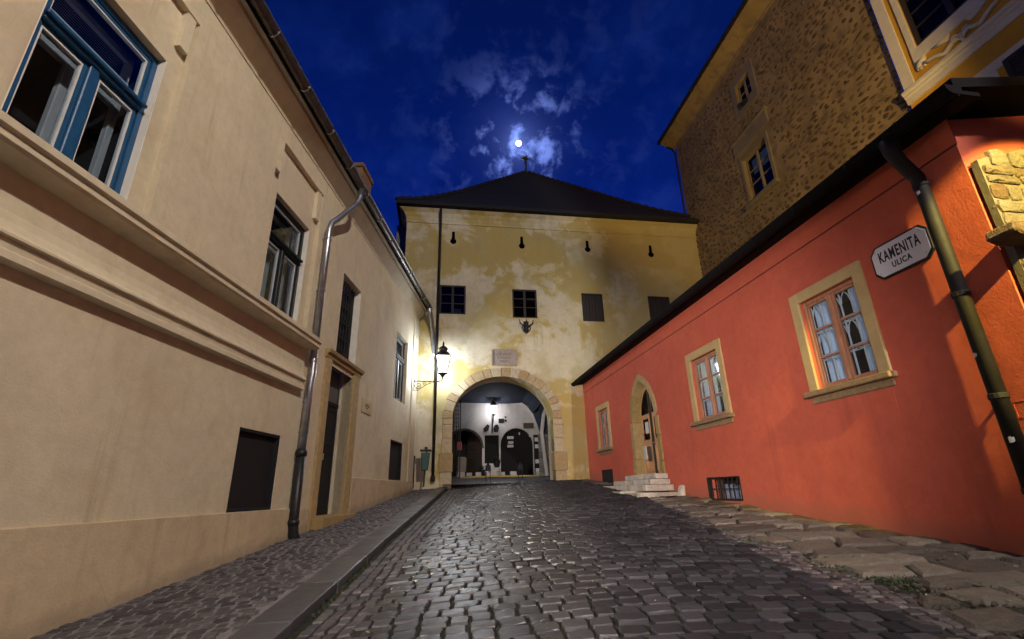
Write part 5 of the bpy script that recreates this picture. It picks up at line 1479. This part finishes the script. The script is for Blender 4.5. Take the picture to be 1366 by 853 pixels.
# ------------------------------------------------------------------ irregular stones in plaster (shared)
def blob(w, h, pr, seed):
    r = random.Random(seed); n = 8; mb = MB(); ring = []
    for k in range(n):
        a = 2 * pi * k / n; f = r.uniform(.72, 1.08); ring.append((w / 2 * cos(a) * f, h / 2 * sin(a) * f))
    for (x, z) in ring: mb.vert((x * 1.05, .03, z * 1.05))
    for (x, z) in ring: mb.vert((x * .88, -pr * r.uniform(.5, 1.0), z * .88))
    c = mb.vert((w * r.uniform(-.1, .1), -pr * r.uniform(.9, 1.35), h * r.uniform(-.1, .1)))
    for k in range(n):
        q = (k + 1) % n; mb.f.append((k, q, n + q, n + k)); mb.f.append((n + k, n + q, c)); mb.m += [0, 0]
    return mb
def stone_field(parent, cells, mat, pr, limit, dist_key, name='stone', field='small_stones', tilt=0.0):
    cells.sort(key=dist_key, reverse=True)
    var = {}
    for (x, z, w, h, sd) in cells[:limit]:
        k = sd % 18
        if k not in var: var[k] = blob(.3, .2, pr, k).mesh(name, mat, False)
        o = bpy.data.objects.new(name, var[k]); COL.objects.link(o); o.parent = parent; o.location = (x, 0, z)
        o.rotation_euler = (0, random.Random(sd).gauss(tilt, .22), 0); o.scale = (w / .3, 1, h / .2)
    mb = MB()
    for (x, z, w, h, sd) in cells[limit:]:
        b = blob(w, h, pr, sd); i = len(mb.v); a = random.Random(sd).gauss(tilt, .22); tn = random.Random(sd + 1).random()
        for p in b.v: mb.v.append((x + p[0] * cos(a) + p[2] * sin(a), p[1], z - p[0] * sin(a) + p[2] * cos(a)))
        for f in b.f: mb.f.append(tuple(i + q for q in f)); mb.m.append(0); mb.t.append(tn)
    if cells[limit:]: part(field, mb, mat, parent, clean=False, kind='stuff')

# ------------------------------------------------------------------ the rubble stone building above the red house
SB = thing('stone_building', 'tall rubble stone house with deep plastered eaves above the red roof', 'house', F_STONE)
WL, WU = (12.18, 13.50, 10.95, 12.66), (12.22, 13.05, 14.75, 15.70)
sx0, sx1 = S(7.66, 17.75)
mb = MB(); wall_panel(mb, sx0, sx1, 3, 17.0, [(*S(WL[0], WL[1]), WL[2], WL[3], .28), (*S(WU[0], WU[1]), WU[2], WU[3], .3)])
mb.face([(sx0, 0, 3), (sx0, 8, 3), (sx0, 8, 17), (sx0, 0, 17)])
part('wall', mb, M['stone_plaster'], SB)
mb = MB(); prf = [(.01, 16.80), (-.03, 16.82), (-.03, 16.88), (-.10, 16.95), (-.55, 17.18), (-.60, 17.22), (-.60, 17.32), (.01, 17.4)]
mb.extrude_x(prf, sx0 - .35, sx1 + .0); part('eaves_cove', mb, M['stone_plaster'], SB)
mb = MB(); mb.extrude_x([(-.68, 17.22), (-.70, 17.36), (4, 20.4), (4, 20.2), (-.58, 17.24)], sx0 - .45, sx1 + .1); rf = part('roof', mb, M['roof_dark'], SB)
mb = MB(); mb.tube([(sx0 - .3, -.30, 17.0), (sx0 - .16, -.16, 16.8), (sx0 - .06, -.07, 16.5), (sx0 - .06, -.07, 9)], .045, 8); part('downpipe', mb, M['dark_pipe'], SB, smooth=True)
# stones
cells = []; r = random.Random(12); z = 7.5
while z < 16.7:
    rh = r.uniform(.09, .18); x = sx0 + .15 + r.uniform(0, .2)
    while x < sx1 - .1:
        w = r.uniform(.08, .28) if r.random() < .85 else r.uniform(.28, .42); s = -x
        ok = True
        if z > 16.72 - rh: ok = False
        if WL[0] - .34 < s < WL[1] + .34 and WL[2] - .30 < z < WL[3] + .95: ok = False
        if WU[0] - .30 < s < WU[1] + .34 and WU[2] - .45 < z < WU[3] + .40: ok = False
        if r.random() < .14: ok = False
        if ok: cells.append((x + w / 2, z + r.uniform(-.05, .05), w * .92, rh * r.uniform(.6, 1.0), r.randrange(10**6)))
        x += w + r.uniform(.02, .09)
    z += rh + r.uniform(.0, .04)
stone_field(SB, cells, M['rubble'], .022, 300, lambda c: c[2] * c[3] / ((10 ** 2 + c[0] ** 2 + (c[1] - 1) ** 2)), 'stone', 'rubble_field', tilt=.12)
def stone_window(w, lower):
    s0, s1, z0, z1 = w; x0, x1 = S(s0, s1)
    if lower:
        mb = MB(); ring_frame(mb, x0 - .14, x1 + .14, z0 - .12, z1 + .14, .14, -.05, .02, wb=.12)
        mb.box(x0 - .30, x1 + .36, -.07, .01, z1 + .34, z1 + .86); mb.box(x0 - .36, x1 + .42, -.13, .01, z1 + .86, z1 + .94); mb.box(x0 - .20, x1 + .20, -.16, .02, z0 - .26, z0 - .122)
        part('window_surround', mb, M['stone_trim'], SB, bevel=.01)
    else:
        mb = MB(); mb.box(x0 - .28, x0, -.03, .01, z0 - .42, z1 + .32); mb.box(x1, x1 + .26, -.03, .01, z0 - .42, z1 + .32); mb.box(x0, x1, -.03, .01, z1, z1 + .32); mb.box(x0, x1, -.03, .01, z0 - .42, z0)
        part('window_surround', mb, M['stone_trim'], SB, bevel=.01)
        mb = MB(); mb.box(x0 + .25, x0 + .55, -.16, -.03, z0 - .20, z0 - .08); mb.tube([(x0 + .3, -.1, z0 - .1), (x0 + .22, -.14, z0 - .34)], .02, 5); part('shutter_hook', mb, M['black_steel'], SB)
    mb = MB(); fr_ = .07; ring_frame(mb, x0, x1, z0, z1, fr_, .10, .17); xm = (x0 + x1) / 2; mb.box(xm - .05, xm + .05, .08, .17, z0 + fr_, z1 - fr_)
    win = part('window', mb, M['stone_trim'], SB, bevel=.006)
    cuts = (.36, .66) if lower else (.5,)
    for (p, q) in ((x0 + fr_, xm - .05), (xm + .05, x1 - fr_)):
        zz = [z0 + fr_] + [z0 + (z1 - z0) * c for c in cuts] + [z1 - fr_]
        for c in zz[1:-1]:
            mb = MB(); mb.box(p, q, .11, .16, c - .02, c + .02); part('glazing_bar', mb, M['stone_trim'], win)
        for k in range(len(zz) - 1): add_glass(win, p, q, zz[k] + (.02 if k else 0), zz[k + 1] - (.02 if k < len(zz) - 2 else 0), .135, M['glass_dark'])
    mb = MB(); mb.box(x0, x1, .6, .62, z0, z1); mb.box(x0 - .02, x0, .28, .6, z0, z1); mb.box(x1, x1 + .02, .28, .6, z0, z1); mb.box(x0, x1, .28, .6, z1, z1 + .02); part('room_lining', mb, M['room'], win)
    if lower:
        mb = MB(); mb.box(x0 + .07, x1 - .07, .3, .31, z1 - .62, z1 - .05); part('blind', mb, M['curtain'], win)
stone_window(WL, True); stone_window(WU, False)

# ------------------------------------------------------------------ the yellow house with white ornament
YH = thing('yellow_house', 'ochre yellow house with white stucco ornament and a dark window', 'house', F_YELL)
yx0, yx1 = S(1.2, 7.24)
YW = (5.05, 6.70, 10.77, 12.9)
mb = MB(); wall_panel(mb, yx0, yx1, 3, 15, [(*S(YW[0], YW[1]), YW[2], YW[3], .18)])
mb.face([(yx0, 0, 3), (yx0, 8, 3), (yx0, 8, 15), (yx0, 0, 15)]); part('wall', mb, M['yellow'], YH)
mb = MB(); mb.box(-7.24, -6.98, -.035, .0, 10.02, 15); mb.box(-7.24, -6.98, -.02, 0, 3, 9.0); part('corner_strip', mb, M['white_trim'], YH, bevel=.006)
mb = MB(); mb.extrude_x([(0, 9.60), (-.05, 9.60), (-.06, 9.74), (-.09, 9.78), (-.09, 9.83), (-.13, 9.86), (-.13, 9.93), (0, 9.97)], yx0 - .02, yx1 + .06); part('string_course', mb, M['white_trim'], YH)
mb = MB(); mb.box(-7.22, -1.2, -.03, 0, 8.93, 9.13); part('white_band', mb, M['white_trim'], YH)
mb = MB(); mb.box(-7.0, -5.62, -.028, 0, 8.10, 8.927); pf = part('panel_field', mb, M['white_trim'], YH)
mb = MB(); mb.box(-6.58, -5.80, -.036, -.024, 8.26, 8.87); part('panel', mb, M['panel_grey'], YH)
mb = MB(); mb.box(-5.60, -5.50, -.026, 0, 8.40, 8.60); part('hinge_block', mb, M['white_trim'], YH)
x0, x1 = S(YW[0], YW[1]); z0, z1 = YW[2], YW[3]
mb = MB(); mb.box(x0 - .14, x0, -.04, 0, z0 - .02, z1); mb.box(x1, x1 + .14, -.04, 0, z0 - .02, z1); mb.box(x0 - .14, x1 + .14, -.045, 0, z0 - .34, z0 - .02)
part('window_surround', mb, M['white_trim'], YH, bevel=.006)
# scrolled apron below the window
mb = MB()
c = (x0 + x1) / 2
for s_ in (-1, 1):
    pts = [(c + s_ * .04, -.03, z0 - .66), (c + s_ * .12, -.03, z0 - .56), (c + s_ * .22, -.03, z0 - .62), (c + s_ * .36, -.03, z0 - .70), (c + s_ * .52, -.03, z0 - .60), (c + s_ * .68, -.03, z0 - .55), (c + s_ * .80, -.03, z0 - .50)]
    mb.tube(pts, [.035, .04, .05, .055, .05, .045, .04], 6)
    mb.tube([(c + s_ * .12 + .07 * cos(t), -.03, z0 - .56 + .07 * sin(t)) for t in fr_range(0, 5, 10)], .025, 5)
    mb.prism([(c + s_ * .15, z0 - .335), (c + s_ * .60, z0 - .335), (c + s_ * .42, z0 - .43), (c + s_ * .24, z0 - .47)], lambda x, z: (x, -.04, z), lambda x, z: (x, 0, z))
    mb.prism([(c + s_ * .72, z0 - .335), (c + s_ * .97, z0 - .335), (c + s_ * .97, z0 - .52), (c + s_ * .86, z0 - .52), (c + s_ * .74, z0 - .44)], lambda x, z: (x, -.042, z), lambda x, z: (x, 0, z))
    for k in range(4): mb.lathe([(.035, -.015), (.035, .02)], (c + s_ * (.80 + .045 * k), -.02, z0 - .57 + .01 * (k % 2)), 6)
mb.tube([(c, -.03, z0 - .56), (c, -.03, z0 - .72), (c + .02, -.03, z0 - .80)], [.05, .045, .01], 6)
part('stucco_scroll', mb, M['white_trim'], YH, smooth=True)
mb = MB(); ring_frame(mb, x0, x1, z0, z1, .09, .02, .14); mb.box(c - .07, c + .07, .0, .13, z0 + .09, z1 - .09); win = part('window', mb, M['dark_wood'], YH, bevel=.008)
for (p, q) in ((x0 + .09, c - .07), (c + .07, x1 - .09)):
    for k in range(1, 5):
        mb = MB(); zz = z0 + .09 + k * .42; mb.box(p, q, .05, .11, zz - .02, zz + .02); part('glazing_bar', mb, M['dark_wood'], win)
    for k in range(5):
        za = z0 + .09 + k * .42 + (.02 if k else 0); add_glass(win, p, q, za, min(z1 - .09, z0 + .09 + (k + 1) * .42 - .02), .08, M['glass_dark'])
mb = MB()
for k in range(40):
    xa = x0 - .02 + (x1 - x0 + .04) * k / 40; xb = x0 - .02 + (x1 - x0 + .04) * (k + 1) / 40; f = lambda t: .30 + .03 * sin(t * 40)
    mb.face([(xa, f(xa), z0 - .02), (xb, f(xb), z0 - .02), (xb, f(xb), z1), (xa, f(xa), z1)])
part('curtain', mb, simple('terracotta_curtain', (.42, .20, .13), .8, 0, .15, 9), win, smooth=True)
# open louvred shutter of the lower window
mb = MB(); ring_frame(mb, -5.46, -4.2, 7.3, 8.96, .10, -.10, -.04); sh = part('shutter', mb, M['shutter_wood'], YH, bevel=.008)
for k in range(24):
    mb = MB(); zz = 7.42 + k * .06; mb.box(-5.36, -4.3, -.09 + .0, -.05, zz, zz + .045); part('slat', mb, M['shutter_wood'], sh)
mb = MB(); mb.box(-5.70, -5.0, -.12, -.02, 7.92, 8.02); part('shutter_rail', mb, M['dark_wood'], YH)

# ------------------------------------------------------------------ rubble garden wall at the near corner of the red house
F_RW = (fw(F_RED, -3.40, 0, 0), F_RED[1] + pi / 2 - pi / 2)
RW = thing('rubble_wall', 'pale rubble stone wall with a projecting ledge at the corner of the red house', 'wall', loc=fw(F_RED, -3.385, .015, 0), rz=F_RED[1] - pi / 2 + pi)
# local x = into the plot (away from the street), face looks towards -y (back towards the photographer's side)
LR = RW
bpy.context.view_layer.update()
test = LR.matrix_world.to_3x3() @ Vector((1, 0, 0))
want = Vector((cos(F_RED[1] + pi / 2), sin(F_RED[1] + pi / 2), 0))
RW.rotation_euler = (0, 0, F_RED[1] + pi / 2)
TOPZ = lambda x: 4.47 + .33 * x / .86
mb = MB()
mb.prism([(.0, -1), (4, -1), (4, 5.6), (.0, 4.42)], lambda x, z: (x, -.07, z), lambda x, z: (x, -.002, z)); part('core', mb, M['rubble_mortar'], RW)
r = random.Random(31); z = .3
def rubble_block(poly, dep, seed):
    q = random.Random(seed); cx = sum(p[0] for p in poly) / len(poly); cz = sum(p[1] for p in poly) / len(poly)
    pts = []
    for k in range(len(poly)):
        a_, b_ = poly[k], poly[(k + 1) % len(poly)]
        pts += [(a_[0] - cx + (cx - a_[0]) * .08, a_[1] - cz + (cz - a_[1]) * .10), ((a_[0] + b_[0]) / 2 - cx + q.uniform(-.012, .012), (a_[1] + b_[1]) / 2 - cz + q.uniform(-.012, .012))]
    mb = MB(); n = len(pts)
    for p in pts: mb.vert((p[0], .03, p[1]))
    for p in pts: mb.vert((p[0] * .97, -dep * q.uniform(.4, .9), p[1] * .95))
    for p in pts: mb.vert((p[0] * .6, -dep * q.uniform(.7, 1.4), p[1] * .6))
    c_ = mb.vert((0, -dep * q.uniform(.8, 1.4), 0))
    for k in range(n):
        j = (k + 1) % n
        mb.f += [(k, j, n + j, n + k), (n + k, n + j, 2*n + j, 2*n + k), (2*n + k, 2*n + j, c_)]; mb.m += [0, 0, 0]
    part('stone', mb, M['rubble_pale'], RW, loc=(cx, -.072, cz))
while z < 5.0:
    rh = r.uniform(.09, .22); x = .0; sl = r.uniform(-.03, .03)
    while x < 2.2:
        w = r.uniform(.12, .46)
        if z + rh / 2 < TOPZ(x) - .02 and not (3.36 < z + rh / 2 < 3.60):
            g = .006; jt = lambda: r.uniform(-.02, .02)
            rubble_block([(x + g, z + g + jt()), (x + w - g + jt(), z + g + jt()), (x + w - g + jt(), z + rh - g + jt()), (x + g + jt() * (x > 0), z + rh - g + jt())], r.uniform(.012, .040), r.randrange(10**6))
        x += w
    z += rh
mb = MB(); mb.prism([(-.30, 3.44), (-.28, 3.54), (2.2, 3.62), (2.2, 3.42), (-.2, 3.40)], lambda x, z: (x, -.32, z), lambda x, z: (x, -.06, z)); part('ledge', mb, M['rubble_pale'], RW, bevel=.02)

# ------------------------------------------------------------------ unseen house block added on the right to shade the red house gable
NH = thing('gable_shade_house', 'plain unseen ochre house added to shade the gable of the red house', 'house', F_RED)
mb = MB(); wall_panel(mb, 2.05, 12.0, -3, 16, [(4.0, 5.1, 5.2, 7.0, .2), (7.2, 8.3, 5.2, 7.0, .2), (4.0, 5.1, 1.4, 3.0, .2), (7.2, 8.3, 1.4, 3.0, .2)], y=.02)
mb.face([(2.05, .02, -3), (2.05, 8, -3), (2.05, 8, 16), (2.05, .02, 16)]); mb.face([(12, .02, -3), (12, 8, -3), (12, 8, 16), (12, .02, 16)]); part('wall', mb, M['yellow'], NH)
for (x, z) in ((4.0, 5.2), (7.2, 5.2), (4.0, 1.4), (7.2, 1.4)):
    mb = MB(); h = 1.8 if z > 4 else 1.6; mb.box(x, x + 1.1, .16, .20, z, z + h); part('window', mb, M['black_steel'], NH)
mb = MB(); mb.extrude_x([(-.05, 16.0), (-.05, 16.12), (6, 19.2), (6, 19.0)], 1.95, 12.1); part('roof', mb, M['roof_dark'], NH)

# ------------------------------------------------------------------ moon
MD = 900.0
mb = MB(); Rm = MD * .0056
mb.lathe([(Rm * cos(t), Rm * sin(t)) for t in fr_range(-pi / 2 + .05, pi / 2 - .05, 14)], (0, 0, 0), 24)
moon = part('moon', mb, M['moon'], None, smooth=True)
moon.location = cam.location + moon_dir * MD
tag(moon, 'bright full moon between thin clouds above the tower roof', 'moon')
